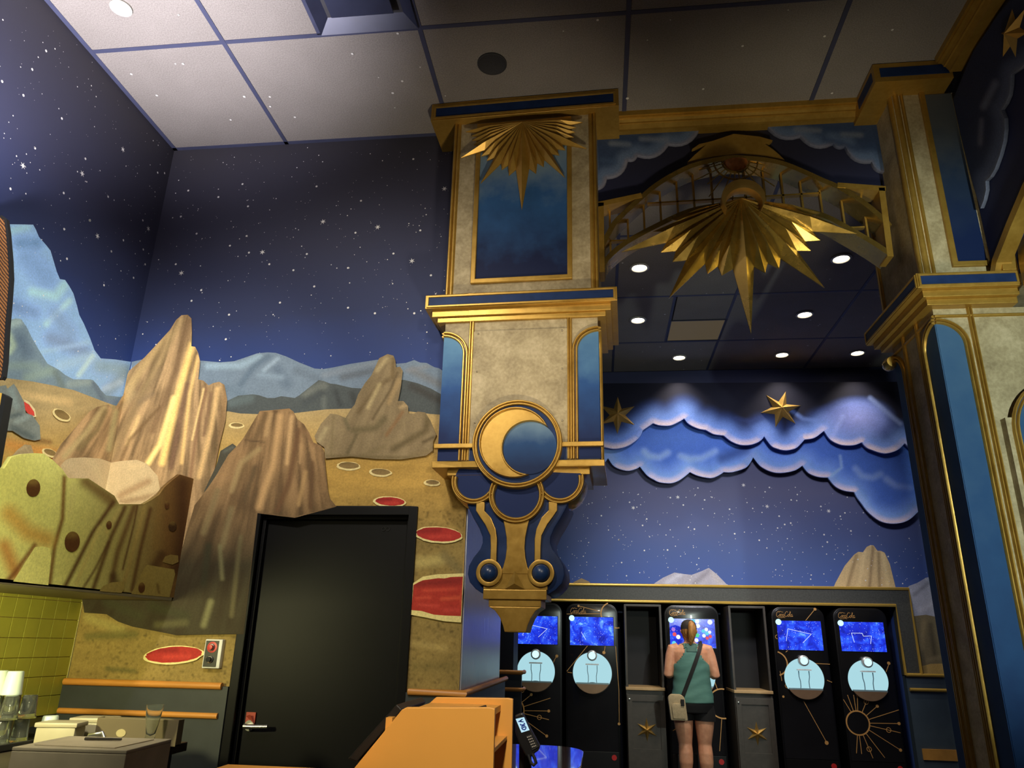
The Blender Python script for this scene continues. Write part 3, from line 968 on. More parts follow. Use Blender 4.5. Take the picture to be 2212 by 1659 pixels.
h.tube([(hp.x, hp.y, hp.z), (hp.x, hp.y - 0.055, hp.z)], 0.011, 10)
h.tube([(hp.x - 0.01, hp.y - 0.055, hp.z), (hp.x + 0.05, hp.y - 0.058, hp.z), (hp.x + 0.125, hp.y - 0.052, hp.z + 0.002)], [0.014, 0.012, 0.011], 10)
h.build('door_handle', CHROME, slab, smooth=40, label='chrome lever handle')
tp = at_y(541, 1551, DW + 0.05) - door.location
MB().box(tp.x - 0.025, tp.x + 0.03, tp.y - 0.006, tp.y + 0.004, tp.z - 0.035, tp.z + 0.03).add(
    [(tp.x - 0.025, tp.y - 0.006, tp.z + 0.01), (tp.x + 0.03, tp.y - 0.012, tp.z - 0.03), (tp.x + 0.01, tp.y - 0.03, tp.z + 0.02)], [(0, 1, 2)]).build('red_tag', plain('red_tape', rgb(150, 62, 46, k=1.3), 0.6), slab, label='crumpled red tape around the latch')
for dx in (829, 838):
    q = at_y(dx, 1143, DW + 0.053) - door.location
    MB().sweep(circ(q.x, q.z, 0.011, 16), bead(0.004, 0.003), lambda a, b, d: (a, q.y - d, b), True).build('door_mark', plain('black_rubber', (0.01, 0.01, 0.01), 0.6), slab)

# ================================================================ bulkhead with the arch, crown moulding
DARKSKY = night_sky('bulkhead_night_paint', [(0.0, rgb(30, 34, 62, k=1.5)), (1.0, rgb(34, 32, 40, k=1.5))], 4.1, 4.8)
ARC_UP = [(1291, 441), (1340, 432), (1383, 421), (1399, 409), (1415.6, 396.4), (1438, 382), (1460.8, 369), (1483, 358), (1506, 349), (1537, 341), (1569, 336.7), (1596, 335.8), (1623, 337), (1650, 340.5),
          (1672, 344), (1693.8, 349.5), (1717, 358), (1740.8, 369), (1760, 378), (1777, 386), (1794, 393), (1809.5, 398), (1860, 400), (1909, 405)]
arcw = [(p.x, p.z) for p in (at_y(a, b, 4.26) for a, b in ARC_UP)]
poly = [(-0.74, CZ), (-0.74, 4.17)] + arcw + [(1.87, arcw[-1][1]), (1.87, CZ)]
wall_arch = MB().prism(poly, XZ(4.28), 0, -0.06).build('wall_arch', DARKSKY, kind='structure')


def crown(name, fn, a0, a1, flip=1):
    prof = [(0.0, 0.135), (-0.035, 0.135), (-0.035, 0.122), (-0.045, 0.122), (-0.047, 0.105), (-0.062, 0.095), (-0.072, 0.095), (-0.074, 0.085), (-0.10, 0.07), (-0.113, 0.067), (-0.113, 0.0), (0.0, 0.0)]
    vs = [fn(a, CZ + z, d) for a in (a0, a1) for z, d in prof]
    n = len(prof)
    return MB().add(vs, [(i, (i + 1) % n, (i + 1) % n + n, i + n) for i in range(n)] + [list(range(n)), list(range(2 * n - 1, n - 1, -1))])


crown('c', lambda a, z, d: (a, 4.28 - d, z), 0.185, 1.735).build('trim_11', GOLD, kind='structure')
# -- side bulkhead on the right, running towards the camera
RX = 2.21
side = [(3.95, CZ), (3.95, 3.43), (3.898, 3.497), (3.70, 3.61), (3.506, 3.709), (3.2, 3.83), (2.8, 3.93), (2.4, 3.96), (1.9, 3.90), (1.4, 3.72), (1.2, 3.6), (1.2, CZ)]
wall_right = MB().prism(side, YZ(RX), 0, 0.22).build('wall_right', DARKSKY, kind='structure')
crown('c', lambda a, z, d: (RX - d, a, z), 1.2, 3.83).build('trim_12', GOLD, kind='structure')
MB().sweep([q for q in side[1:11]], [(0.0, -0.06), (0.0, 0.02), (0.05, 0.02), (0.05, -0.06)], YZ(RX, -1)).build('trim_13', GOLD, kind='structure')
# ================================================================ gilded pilaster hanging at the end of the door wall
PB = 1.485
pil = thing('hanging_pilaster', (-0.443, 3.94, PB), 'gilded blue and stone pilaster with crescent moon hanging above the kiosk', 'pilaster', rz=R(-2.0))


def PL(u, z, d):                       # local: u right, z world height, d towards the camera from the shaft face
    return (u, 0.06 - d, z - PB)


def lbox(x0, x1, y0, y1, z0, z1, mb=None):
    return (mb or MB()).box(x0, x1, y0, y1, z0 - PB, z1 - PB)


def frame_strip(u0, u1, z0, z1, w, d0, d1, fn):
    return MB().ringprism([(u0, z0), (u1, z0), (u1, z1), (u0, z1)], [(u0 + w, z0 + w), (u1 - w, z0 + w), (u1 - w, z1 - w), (u0 + w, z1 - w)], fn, d0, d1)


RET = 0.69                              # depth of the part beyond the wall end
# cornice under the ceiling
lbox(-0.31, 0.62, 0.0, RET, 4.70, CZ - 0.006, lbox(-0.62, -0.31, 0.0, 0.345, 4.70, CZ - 0.006)).build('cornice', GOLD, pil, bevel=0.003)
frame_strip(-0.60, 0.60, 4.712, 4.812, 0.014, 0.06, 0.068, PL).build('cornice_frame', GOLD, pil, bevel=0.002)
lbox(-0.586, 0.586, -0.002, 0.0, 4.726, 4.798).build('cornice_panel', NAVY, pil)
# upper shaft
lbox(-0.31, 0.468, 0.06, 0.66, 3.40, 4.70, lbox(-0.468, -0.31, 0.06, 0.345, 3.40, 4.70)).build('upper_shaft', STONE, pil)
for s in (-1, 1):
    for k, (uu, w) in enumerate(((0.458, 0.022), (0.434, 0.026))):
        MB().sweep([(s * uu, 3.415), (s * uu, 4.70)], bead(w, 0.016 - 0.004 * k), PL).build('edge_moulding', GOLD, pil, smooth=45)
UP_BLUE = blue_panel('upper_blue_panel', 3.53 - PB, 4.5 - PB, rgb(20, 26, 50, k=1.8), rgb(36, 66, 104, k=2.0), rgb(96, 114, 126, k=2.0))
MB().prism([(-0.285, 3.53), (0.285, 3.53), (0.285, 4.655), (-0.285, 4.655)], PL, 0.0, 0.006).build('painted_panel', UP_BLUE, pil)
frame_strip(-0.312, 0.312, 3.503, 4.68, 0.03, 0.0, 0.022, PL).build('panel_frame', GOLD, pil, bevel=0.004)
SCREW = plain('dull_screw', (0.25, 0.21, 0.14), 0.4, 0.8)
screw_me = MB().lathe([(0.0, -0.004), (0.005, -0.003), (0.006, 0.0)], (0, 0, 0), 8, 'y').mesh('screw', SCREW)


def ray_fan(center, tips, fn, ridge, base, parent, mat, valley=0.86, edge=5.0, name='ray', tipd=0.0, thick=0.008):
    """a folded metal fan: tips = (angle from straight down, length); neighbouring rays share their valley fold"""
    T = sorted(tips)

    def pt(a, r_):
        return (center[0] + r_ * math.sin(a), center[1] - r_ * math.cos(a))
    val = []
    for (a0, l0), (a1, l1) in zip(T[:-1], T[1:]):
        w0, w1 = (1.25 if l0 > l1 * 1.15 else 1.0), (1.25 if l1 > l0 * 1.15 else 1.0)
        val.append((a0 + (a1 - a0) * w0 / (w0 + w1), min(l0, l1) * valley))
    val = [(T[0][0] - R(edge), T[0][1] * 0.7)] + val + [(T[-1][0] + R(edge), T[-1][1] * 0.7)]
    for k, (a, ln) in enumerate(T):
        L_, R_ = pt(*val[k]), pt(*val[k + 1])
        rv = min(val[k][1], val[k + 1][1], ln * 0.7)
        M_, Tp = pt(a, rv * 0.9), pt(a, ln)
        vs = [fn(*center, base + ridge), fn(*L_, base), fn(*Tp, base + tipd), fn(*R_, base), fn(*M_, base + ridge * 0.8),
              fn(*center, base - thick), fn(*L_, base - thick), fn(*Tp, base - thick + tipd), fn(*R_, base - thick)]
        fs = [(0, 1, 4), (1, 2, 4), (4, 2, 3), (0, 4, 3), (5, 8, 7, 6), (0, 5, 6, 1), (1, 6, 7, 2), (2, 7, 8, 3), (3, 8, 5, 0)]
        MB().add(vs, fs).build(name, mat, parent)


RAYS = [(0, 0.625, 7.5, 0.30), (13.5, 0.375, 5.5, 0.30), (23, 0.345, 5, 0.29), (33.5, 0.49, 6.5, 0.28), (44.5, 0.335, 5, 0.28), (53.5, 0.34, 5, 0.28), (63.5, 0.455, 6, 0.28), (71.5, 0.345, 4.5, 0.30),
        (78, 0.345, 4, 0.31), (84, 0.345, 3.5, 0.31), (90, 0.385, 4, 0.30)]
burst = thing('x', (0, 0, 0))
burst.parent = pil
burst.name = 'sunburst'
fan = []
for a, ln, hf, rv in RAYS:
    fan += [(R(a), ln)] + ([(-R(a), ln)] if a else [])
ray_fan((0.0, 4.615), fan, PL, 0.05, 0.034, burst, GOLD, 0.87, 3.0)
# entablature between the shafts
e = lbox(-0.31, 0.575, 0.0, RET, 3.325, 3.415, lbox(-0.575, -0.31, 0.0, 0.345, 3.325, 3.415))
e.build('entablature', GOLD, pil, bevel=0.003)
frame_strip(-0.565, 0.565, 3.331, 3.409, 0.012, 0.06, 0.068, PL).build('entablature_frame', GOLD, pil, bevel=0.002)
lbox(-0.552, 0.552, -0.002, 0.0, 3.344, 3.396).build('entablature_panel', NAVY, pil)
lbox(-0.31, 0.537, 0.03, RET - 0.03, 3.282, 3.325, lbox(-0.537, -0.31, 0.03, 0.345, 3.282, 3.325)).build('entablature_step', GOLD, pil, bevel=0.003)
lbox(-0.31, 0.505, 0.045, RET - 0.05, 3.25, 3.282, lbox(-0.505, -0.31, 0.045, 0.345, 3.25, 3.282)).build('entablature_step', GOLD, pil, bevel=0.003)
# lower shaft
lbox(-0.31, 0.457, 0.062, 0.64, 2.385, 3.25, lbox(-0.457, -0.31, 0.062, 0.345, 2.385, 3.25)).build('lower_shaft', STONE, pil)
MB().prism([(-0.285, 2.40), (0.285, 2.40), (0.285, 3.185), (-0.285, 3.185)], PL, 0.0, 0.009).build('stone_panel', STONE, pil)
for sx in (-0.25, 0.25):
    for sz in (3.17, 2.93, 2.62):
        place('screw', screw_me, pil, PL(sx, sz, 0.01))
LOW_BLUE = blue_panel('lower_blue_panel', 2.40 - PB, 3.22 - PB, rgb(22, 34, 70, k=1.7), rgb(32, 62, 108, k=1.8), rgb(72, 108, 138, k=1.8))


def half_arch(fn, uc, s, ztop, zspring, zbot, rx, parent, blue, mat=None, full=None, arch_h=None):
    """blue corner panel with a quarter arch; uc = corner, s = direction into the face"""
    rz = ztop - zspring
    arc = [(uc + s * rx * math.sin(R(a)), zspring + rz * math.cos(R(a))) for a in range(0, 91, 9)]
    pl = arc + [(uc + s * rx, zbot), (uc, zbot)]
    MB().prism(pl, fn, 0.0, 0.004).build('corner_panel', blue, parent)
    path = arc + [(uc + s * rx, zbot)]
    MB().sweep(path, DBL(0.036, 0.02), fn).build('arch_moulding', mat or GOLD, parent, smooth=50)


for s in (-1, 1):
    half_arch(PL, s * 0.460, -s, 3.175, 3.045, 2.40, 0.137, pil, LOW_BLUE)
    MB().sweep([(s * 0.292, 2.40), (s * 0.292, 3.25)], DBL(0.03, 0.016), PL).build('edge_moulding', GOLD, pil, smooth=50)
    half_arch(lambda a, z, d: ((0.457 + d) if s > 0 else -0.457 - d, a, z - PB), 0.062, 1, 3.175, 3.045, 2.40, 0.137, pil, LOW_BLUE)
# cross bars and sill
for s in (-1, 1):
    MB().prism([(s * 0.235, 2.466), (s * 0.478, 2.466), (s * 0.478, 2.492), (s * 0.235, 2.492)], PL, 0.0, 0.034).build('cross_bar', GOLD, pil, bevel=0.003)
    MB().prism([(s * 0.235, 2.395), (s * 0.275, 2.395), (s * 0.275, 2.466), (s * 0.235, 2.466)], PL, 0.0, 0.012).build('navy_inlay', NAVY, pil)
lbox(-0.31, 0.482, 0.022, 0.56, 2.352, 2.388, lbox(-0.482, -0.31, 0.022, 0.345, 2.352, 2.388)).build('sill', GOLD, pil, bevel=0.003)
lbox(-0.31, 0.40, 0.06, 0.50, 2.315, 2.352, lbox(-0.40, -0.31, 0.06, 0.33, 2.315, 2.352)).build('sill_step', GOLD, pil, bevel=0.003)
# moon disc
MZ = 2.484
disc = MB().prism(circ(0, MZ, 0.232, 56), PL, 0.0, 0.042).build('moon_disc', NAVY, pil, smooth=40)
MB().sweep(circ(0, MZ, 0.238, 56), DBL(0.030, 0.014, 0.044), PL, True).build('moon_ring', GOLD, pil, smooth=50)
co, ci, Ro, Ri = (-0.010, MZ + 0.005), (0.073, MZ - 0.027), 0.197, 0.149


def crescent(co, Ro, ci, Ri, n=30):
    dx, dz = ci[0] - co[0], ci[1] - co[1]
    D = math.hypot(dx, dz)
    a = (Ro * Ro - Ri * Ri + D * D) / (2 * D)
    b0 = math.atan2(dz, dx)
    ta = math.acos(max(-1, min(1, a / Ro)))
    tb = math.acos(max(-1, min(1, (a - D) / Ri)))
    o = [(co[0] + Ro * math.cos(t), co[1] + Ro * math.sin(t)) for t in [b0 + ta + (2 * PI - 2 * ta) * i / n for i in range(n + 1)]]
    i_ = [(ci[0] + Ri * math.cos(t), ci[1] + Ri * math.sin(t)) for t in [b0 - tb - (2 * PI - 2 * tb) * i / n for i in range(1, n)]]
    return o + i_


cp = crescent(co, Ro, ci, Ri + 0.006)
MB().prism(cp, PL, 0.042, 0.056).build('crescent_moon', GOLD, pil, smooth=40)
MB().sweep(cp, bead(0.012, 0.026), lambda a, b, d: PL(a, b, 0.046 + d), True).build('crescent_rim', GOLD, pil, smooth=50)
MOONB = blue_panel('moon_blue_paint', MZ - 0.18 - PB, MZ + 0.13 - PB, rgb(24, 38, 70, k=1.4), rgb(32, 60, 100, k=1.4), rgb(92, 116, 136, k=1.4))
MB().prism(circ(ci[0], ci[1], Ri, 44), PL, 0.042, 0.050).build('dark_moon', MOONB, pil, smooth=40)


# pendant bracket
def pz(zx, zy):
    return ((zx - 640) * 0.000839, 2.484 - (zy - 320) * 0.00077)


def sym(pts):
    L = [pz(*q) for q in pts]
    return L + [(-a, b) for a, b in reversed(L)]


navy_out = sym([(980, 730), (955, 790), (925, 850), (885, 920), (862, 980), (860, 1020), (875, 1065), (915, 1120), (945, 1180), (950, 1235), (935, 1290), (895, 1335), (850, 1365)])
MB().prism(navy_out, PL, -0.40, 0.0).build('bracket_body', NAVY, pil, bevel=0.010, smooth=40)
for s in (-1, 1):
    # side scroll behind the ring
    c_ = (s * 0.238, 2.282)
    sc = MB()
    sc.prism(circ(c_[0], c_[1], 0.118, 32), PL, -0.10, 0.0)
    sc.build('ring_panel', NAVYB if False else LOW_BLUE, pil, smooth=40)
    MB().sweep(circ(c_[0], c_[1], 0.116, 36, PI * 0.93 if s > 0 else PI * 0.93, PI * 2.07), DBL(0.032, 0.014, 0.012), PL).build('side_ring', GOLD, pil, smooth=50)
    prof = [(0.0, 0.0), (0.018, -0.05), (0.022, -0.16), (0.010, -0.26), (-0.01, -0.30), (-0.02, -0.05)]
    arc = circ(c_[0], c_[1], 0.120, 18, (PI * 1.0 if s < 0 else PI * 1.45), (PI * 1.55 if s < 0 else PI * 2.0))
    MB().sweep(arc, [(-a, b) for a, b in prof], PL).build('scroll_back', GOLDM, pil, smooth=60)
    strip = [pz(*q) for q in ([(905, 740), (905, 800), (880, 840), (840, 900), (805, 975), (800, 1050), (800, 1150), (762, 1150), (762, 1000), (772, 930), (805, 850), (850, 800), (850, 740)] if s > 0 else
                              [(375, 740), (375, 800), (400, 840), (440, 900), (475, 975), (480, 1050), (480, 1150), (518, 1150), (518, 1000), (508, 930), (475, 850), (430, 800), (430, 740)])]
    MB().prism(strip, PL, -0.01, 0.022).build('side_strap', GOLD, pil, bevel=0.003)
    v = pz(640 + s * 165, 1228)
    MB().ringprism(circ(v[0], v[1], 0.070, 40), circ(v[0], v[1], 0.048, 40), PL, 0.0, 0.030).build('volute_ring', GOLD, pil, bevel=0.003, smooth=40)
    MB().lathe([(0.0, -0.062), (0.02, -0.058), (0.036, -0.046), (0.046, -0.03), (0.049, -0.012), (0.049, 0.01)], PL(v[0], v[1], 0.0), 28, 'y').build('volute_boss', NAVYB, pil, smooth=60)
cm = (0.0, 2.200)
MB().prism(circ(cm[0], cm[1], 0.140, 40), PL, -0.05, 0.008).build('ring_panel', LOW_BLUE, pil, smooth=40)
MB().sweep(circ(cm[0], cm[1], 0.139, 44, PI * 0.86, PI * 2.14), DBL(0.032, 0.014, 0.020), PL).build('centre_ring', GOLD, pil, smooth=50)
stem = sym([(640, 856), (690, 852), (730, 838), (712, 920), (700, 990), (697, 1060), (704, 1130), (718, 1190), (738, 1235)])
MB().prism(stem, PL, -0.01, 0.018).build('stem', GOLD, pil, bevel=0.003)
apron = [pz(*q) for q in [(548, 1232), (570, 1215), (600, 1200), (640, 1195), (680, 1200), (710, 1215), (732, 1232), (760, 1270), (800, 1300), (845, 1310), (845, 1338), (440, 1338), (440, 1310), (480, 1300), (520, 1270)]]
MB().prism(apron, PL, -0.02, 0.016).build('apron', GOLD, pil, bevel=0.003)
MB().add([PL(*pz(640, 1212), 0.022), PL(*pz(575, 1336), 0.020), PL(*pz(705, 1336), 0.020), PL(*pz(640, 1300), 0.040)], [(0, 1, 3), (1, 2, 3), (2, 0, 3), (0, 2, 1)]).build('apron_wedge', GOLD, pil)
q0, q1 = pz(440, 1338), pz(840, 1402)
lbox(q0[0], q1[0], 0.04, 0.30, q1[1], q0[1]).build('foot_block', GOLD, pil, bevel=0.003)
q0, q1 = pz(475, 1402), pz(805, 1450)
lbox(q0[0], q1[0], 0.05, 0.27, q1[1], q0[1]).build('foot_block', GOLD, pil, bevel=0.003)
foot = [pz(*q) for q in [(475, 1450), (515, 1475), (548, 1520), (568, 1570), (580, 1612), (712, 1612), (722, 1570), (742, 1520), (770, 1475), (805, 1450)]]
MB().prism(foot, PL, -0.19, 0.008).build('foot', GOLD, pil, bevel=0.003)

# ================================================================ corner pillar on the right
cpil = thing('corner_pillar', (1.88, 4.0, 0.0), 'tall gilded corner pillar with arched blue panels right of the arch', 'pillar')
CX, CY = 1.88, 4.0


def FL(u, z, d):                        # left face: u = world Y
    return (-d, u - CY, z)


def FF(u, z, d):                        # front face: u = world X
    return (u - CX, -d, z)


def cbox(x0, x1, y0, y1, z0, z1, mb=None):
    return (mb or MB((CX, CY, 0))).box(x0, x1, y0, y1, z0, z1)


YB = 4.60
cbox(CX, 2.6, CY, YB, 0.0, 3.25).build('lower_shaft', STONE, cpil)
cbox(CX - 0.02, 2.6, CY - 0.02, YB + 0.02, 3.40, 4.70).build('upper_shaft', STONE, cpil)
CB_BLUE = blue_panel('corner_blue_panel', 0.3, 3.3, rgb(24, 46, 86, k=1.2), rgb(36, 70, 112, k=1.2), rgb(62, 92, 124, k=1.2))
AT, AS = 3.175, 3.035
half_arch(FL, CY, 1, AT, AS, 0.0, 0.165, cpil, CB_BLUE)
half_arch(FF, CX, 1, AT, AS, 0.0, 0.145, cpil, CB_BLUE)
half_arch(FL, YB, -1, AT, AS, 0.0, 0.135, cpil, CB_BLUE)
for uu in (CY + 0.215, YB - 0.185):
    MB().sweep([(uu, 0.0), (uu, 3.25)], DBL(0.03, 0.016), FL).build('edge_moulding', GOLD, cpil, smooth=50)
MB().sweep([(CX + 0.19, 0.0), (CX + 0.19, 3.25)], DBL(0.03, 0.018), FF).build('edge_moulding', GOLD, cpil, smooth=50)
MB().sweep([(YB, 3.205), (CY, 3.205)], bead(0.018, 0.014), FL).build('top_bead', GOLD, cpil, smooth=50)
MB().sweep([(CX, 3.205), (2.4, 3.205)], bead(0.018, 0.014), FF).build('top_bead', GOLD, cpil, smooth=50)
# lower arched panel on the right of the front face
pan = cbox(2.115, 2.62, CY - 0.05, CY, 0.0, 2.60)
pan.build('pier', STONE, cpil)
half_arch(lambda u, z, d: (u - CX, -0.05 - d, z), 2.42, -1, 2.80, 2.52, 0.0, 0.265, cpil, CB_BLUE)
# entablature
for nm, mt, x0, y0, z0, z1, yb in (('entablature', GOLD, CX - 0.112, CY - 0.125, 3.325, 3.415, YB + 0.12), ('entablature_step', GOLD, CX - 0.078, CY - 0.092, 3.285, 3.325, YB + 0.09), ('entablature_step', GOLD, CX - 0.05, CY - 0.06, 3.25, 3.285, YB + 0.06)):
    cbox(x0, 2.30, y0, yb, z0, z1).build(nm, mt, cpil, bevel=0.003)
frame_strip(CX - 0.104, 2.29, 3.331, 3.409, 0.012, 0.125, 0.132, FF).build('entablature_frame', GOLD, cpil, bevel=0.002)
cbox(CX - 0.09, 2.28, CY - 0.127, CY - 0.12, 3.344, 3.396).build('entablature_panel', NAVY, cpil)
frame_strip(CY - 0.117, YB + 0.112, 3.331, 3.409, 0.012, 0.112, 0.119, FL).build('entablature_frame', GOLD, cpil, bevel=0.002)
cbox(CX - 0.114, CX - 0.10, CY - 0.10, YB + 0.10, 3.344, 3.396).build('entablature_panel', NAVY, cpil)
# curled end bracket at the far corner
MB((CX, CY, 0)).lathe([(0.0, -0.05), (0.035, -0.045), (0.045, 0.0), (0.035, 0.045), (0.0, 0.05)], (CX - 0.02, YB + 0.02, 3.16), 16, 'y').build('corner_curl', GOLDM, cpil, smooth=50)
# upper part
for uu, w in ((CX + 0.0, 0.034), (CX + 0.034, 0.02)):
    MB().sweep([(uu, 3.415), (uu, 4.70)], bead(w, 0.016), lambda a, z, d: (a - CX, -0.02 - d, z)).build('edge_moulding', GOLD, cpil, smooth=50)
MB().sweep([(CY + 0.01, 3.415), (CY + 0.01, 4.70)], bead(0.05, 0.014), lambda a, z, d: (-0.02 - d, a - CY, z)).build('edge_moulding', GOLD, cpil, smooth=50)
MB().sweep([(YB - 0.03, 3.415), (YB - 0.03, 4.70)], bead(0.05, 0.014), lambda a, z, d: (-0.02 - d, a - CY, z)).build('edge_moulding', GOLD, cpil, smooth=50)
MB().prism([(2.045, 3.525), (2.205, 3.525), (2.205, 4.69), (2.045, 4.69)], FF, 0.02, 0.026).build('painted_panel', blue_panel('corner_upper_panel', 3.55, 4.5, rgb(18, 30, 62, k=1.5), rgb(34, 46, 66, k=1.5), rgb(72, 76, 80, k=1.5)), cpil)
MB().sweep([(2.03, 4.70), (2.03, 3.51), (2.205, 3.51)], [(-0.015, 0.02), (-0.015, 0.042), (0.015, 0.042), (0.015, 0.02)], FF).build('panel_frame', GOLD, cpil, bevel=0.003)
# cornice of the corner pillar
cbox(CX - 0.16, 2.17, CY - 0.155, 4.16, 4.70, CZ - 0.006).build('cornice', GOLD, cpil, bevel=0.003)
cbox(CX - 0.16, CX + 0.0, 4.16, YB + 0.1, 4.70, CZ - 0.006).build('cornice', GOLD, cpil, bevel=0.003)
cbox(CX - 0.125, 2.15, CY - 0.158, CY - 0.15, 4.735, 4.80).build('cornice_panel', NAVY, cpil)
cbox(CX - 0.163, CX - 0.155, CY - 0.12, 4.13, 4.735, 4.80).build('cornice_panel', NAVY, cpil)
# gilded bracket where the side arch lands
MB((CX, CY, 0)).box(2.22, 2.30, CY - 0.13, CY - 0.02, 3.415, 3.62).build('springer', GOLD, cpil, bevel=0.004)
MB((CX, CY, 0)).prism([(2.285, 3.28), (2.36, 3.28), (2.36, 3.72), (2.33, 3.66), (2.30, 3.55), (2.285, 3.42)], lambda a, b, d: (a, CY - 0.16 - d, b), 0, 0.09).build('springer', GOLD, cpil, bevel=0.004)

# ================================================================ arch grille between pilaster and corner pillar
AY = 4.22
grille = thing('arch_grille', (0.92, AY, 3.66), 'gilded bowed arch grille with thin bars spanning the opening', 'grille')
go = Vector(grille.location)


def AG(u, z, d):
    return (u - go.x, -d, z - go.z)


def wpx(pts, Y=AY):
    return [(p.x, p.z) for p in (at_y(a, b, Y) for a, b in pts)]


def spline(pts, n=4):
    out = []
    P = [np.array(q) for q in pts]
    for i in range(len(P) - 1):
        p0, p1, p2, p3 = P[max(i - 1, 0)], P[i], P[i + 1], P[min(i + 2, len(P) - 1)]
        for k in range(n):
            t = k / n
            out.append(tuple(0.5 * ((2 * p1) + (p2 - p0) * t + (2 * p0 - 5 * p1 + 4 * p2 - p3) * t * t + (3 * p1 - p0 - 3 * p2 + p3) * t ** 3)))
    out.append(tuple(P[-1]))
    return out


BAR = [(-0.017, -0.15), (-0.017, 0.012), (0.017, 0.012), (0.017, -0.15)]
up = spline(wpx([(1302, 530), (1320, 496), (1336, 474), (1386, 428), (1418, 401.5), (1462, 375), (1507, 356), (1569, 343.5), (1597, 342.5), (1650, 347), (1693, 356), (1740, 375), (1776, 391.5), (1810, 406), (1860, 436), (1908, 476), (1920, 490)]), 3)
MB().sweep(up, BAR, AG).build('upper_arc', GOLDM, grille, smooth=30)
lo = spline(wpx([(1302, 582), (1310, 562), (1353, 525), (1425, 486), (1488, 458), (1542, 447), (1594, 441), (1647, 443), (1704, 450), (1777, 467), (1830, 494), (1885, 526), (1924, 552)]), 3)
MB().sweep(lo, BAR, AG).build('lower_arc', GOLDM, grille, smooth=30)
for nm, a, b in (('top_chord', (1291, 444), (1386, 424)), ('top_chord', (1808, 402), (1912, 410)), ('side_post', (1298, 440), (1300, 590)), ('side_post', (1903, 408), (1922, 556))):
    MB().sweep(wpx([a, b]), [(-0.018, -0.12), (-0.018, 0.014), (0.018, 0.014), (0.018, -0.12)], AG).build(nm, GOLD, grille)


def interp(path, x):
    for (a, b), (c, d) in zip(path[:-1], path[1:]):
        if (a - x) * (c - x) <= 0 and a != c:
            return b + (d - b) * (x - a) / (c - a)
    return None


THIN = [(-0.006, -0.10), (-0.006, -0.07), (0.006, -0.07), (0.006, -0.10)]
for px_ in (1317, 1356, 1392, 1429, 1467, 1504, 1545, 1619, 1661, 1701, 1742, 1783, 1828, 1875):
    x = at_y(px_, 440, AY).x
    z1, z0 = interp(up, x), interp(lo, x)
    if z1 and z0:
        MB().sweep([(x, z0), (x, z1)], THIN, AG).build('upright', GOLD, grille)
for a, b in (((1400, 426), (1778, 403)), ((1319, 508), (1372, 506)), ((1836, 479), (1876, 477))):
    MB().sweep(wpx([a, b]), THIN, AG).build('cross_rail', GOLD, grille)
for x in (1317, 1868):
    MB().sweep(wpx([(x, 436 if x < 1500 else 406), (x + 1, 492 if x < 1500 else 440)]), THIN, AG).build('upright', GOLD, grille)
# keystone plate over the crown of the arch
key = wpx([(1484, 354), (1500, 338), (1514, 326), (1524, 317), (1494, 326), (1510, 315), (1540, 308), (1584, 293), (1640, 299), (1668, 307), (1662, 312), (1650, 314), (1668, 326), (1682, 338), (1694, 350), (1650, 341), (1596, 336), (1540, 342)], 4.25)
MB().prism(key, lambda a, b, d: (a - go.x, 4.26 - go.y - d, b - go.z), 0.0, 0.03).build('keystone_plate', GOLD, grille, bevel=0.002)
# little sun in the crown of the grille
SY = 4.225
sc_ = at_y(1589, 349, SY)
sun = thing('sun_ornament', sc_, 'copper half sun with thin rays tucked under the crown of the arch', 'sun ornament')
COPPER = plain('mottled_copper', rgb(190, 120, 62, k=1.2), 0.4, 0.3, 0.35, 30)
hd = MB()
NR, NA = 5, 20
vs, fs = [(0, -0.045, 0)], []
for i in range(1, NR + 1):
    t = i / NR
    for k in range(NA + 1):
        a_ = PI + PI * k / NA
        vs.append((0.078 * t * math.cos(a_), -0.045 * math.sqrt(max(0, 1 - t * t)), 0.078 * t * math.sin(a_)))
for k in range(NA):
    fs.append((0, 1 + k, 2 + k))
for i in range(NR - 1):
    for k in range(NA):
        q = 1 + i * (NA + 1) + k
        fs.append((q, q + NA + 1, q + NA + 2, q + 1))
hd.add(vs, fs).build('sun_disc', COPPER, sun, smooth=70)
SF = lambda a, b, d: (a, -d, b)
MB().sweep(circ(0, 0, 0.086, 20, PI, 2 * PI), bead(0.012, 0.018), SF).build('sun_ring', GOLDM, sun, smooth=50)
MB().sweep(circ(0, 0, 0.140, 24, PI, 2 * PI), bead(0.010, 0.014), SF).build('sun_ring', GOLDM, sun, smooth=50)
for k in range(12):
    a = PI + PI * (k + 0.5) / 12
    l = 0.30 if k % 2 else 0.235
    MB().tube([(0.088 * math.cos(a), 0, 0.088 * math.sin(a)), (l * math.cos(a), 0.03, l * math.sin(a))], 0.004, 6).build('ray', GOLDM, sun)
# big sunburst hanging in the arch with its crescent
SBY = 4.10
sbp = at_y(1594.5, 447, SBY)
sb = thing('sunburst_ornament', sbp, 'large gilded sunburst with crescent moon hanging below the arch', 'sunburst')


def SB(u, z, d):
    return (u, -d, z)


def tip(px_, py_):
    p_ = at_y(px_, py_, SBY) - sbp
    return math.atan2(p_.x, -p_.z), math.hypot(p_.x, p_.z)


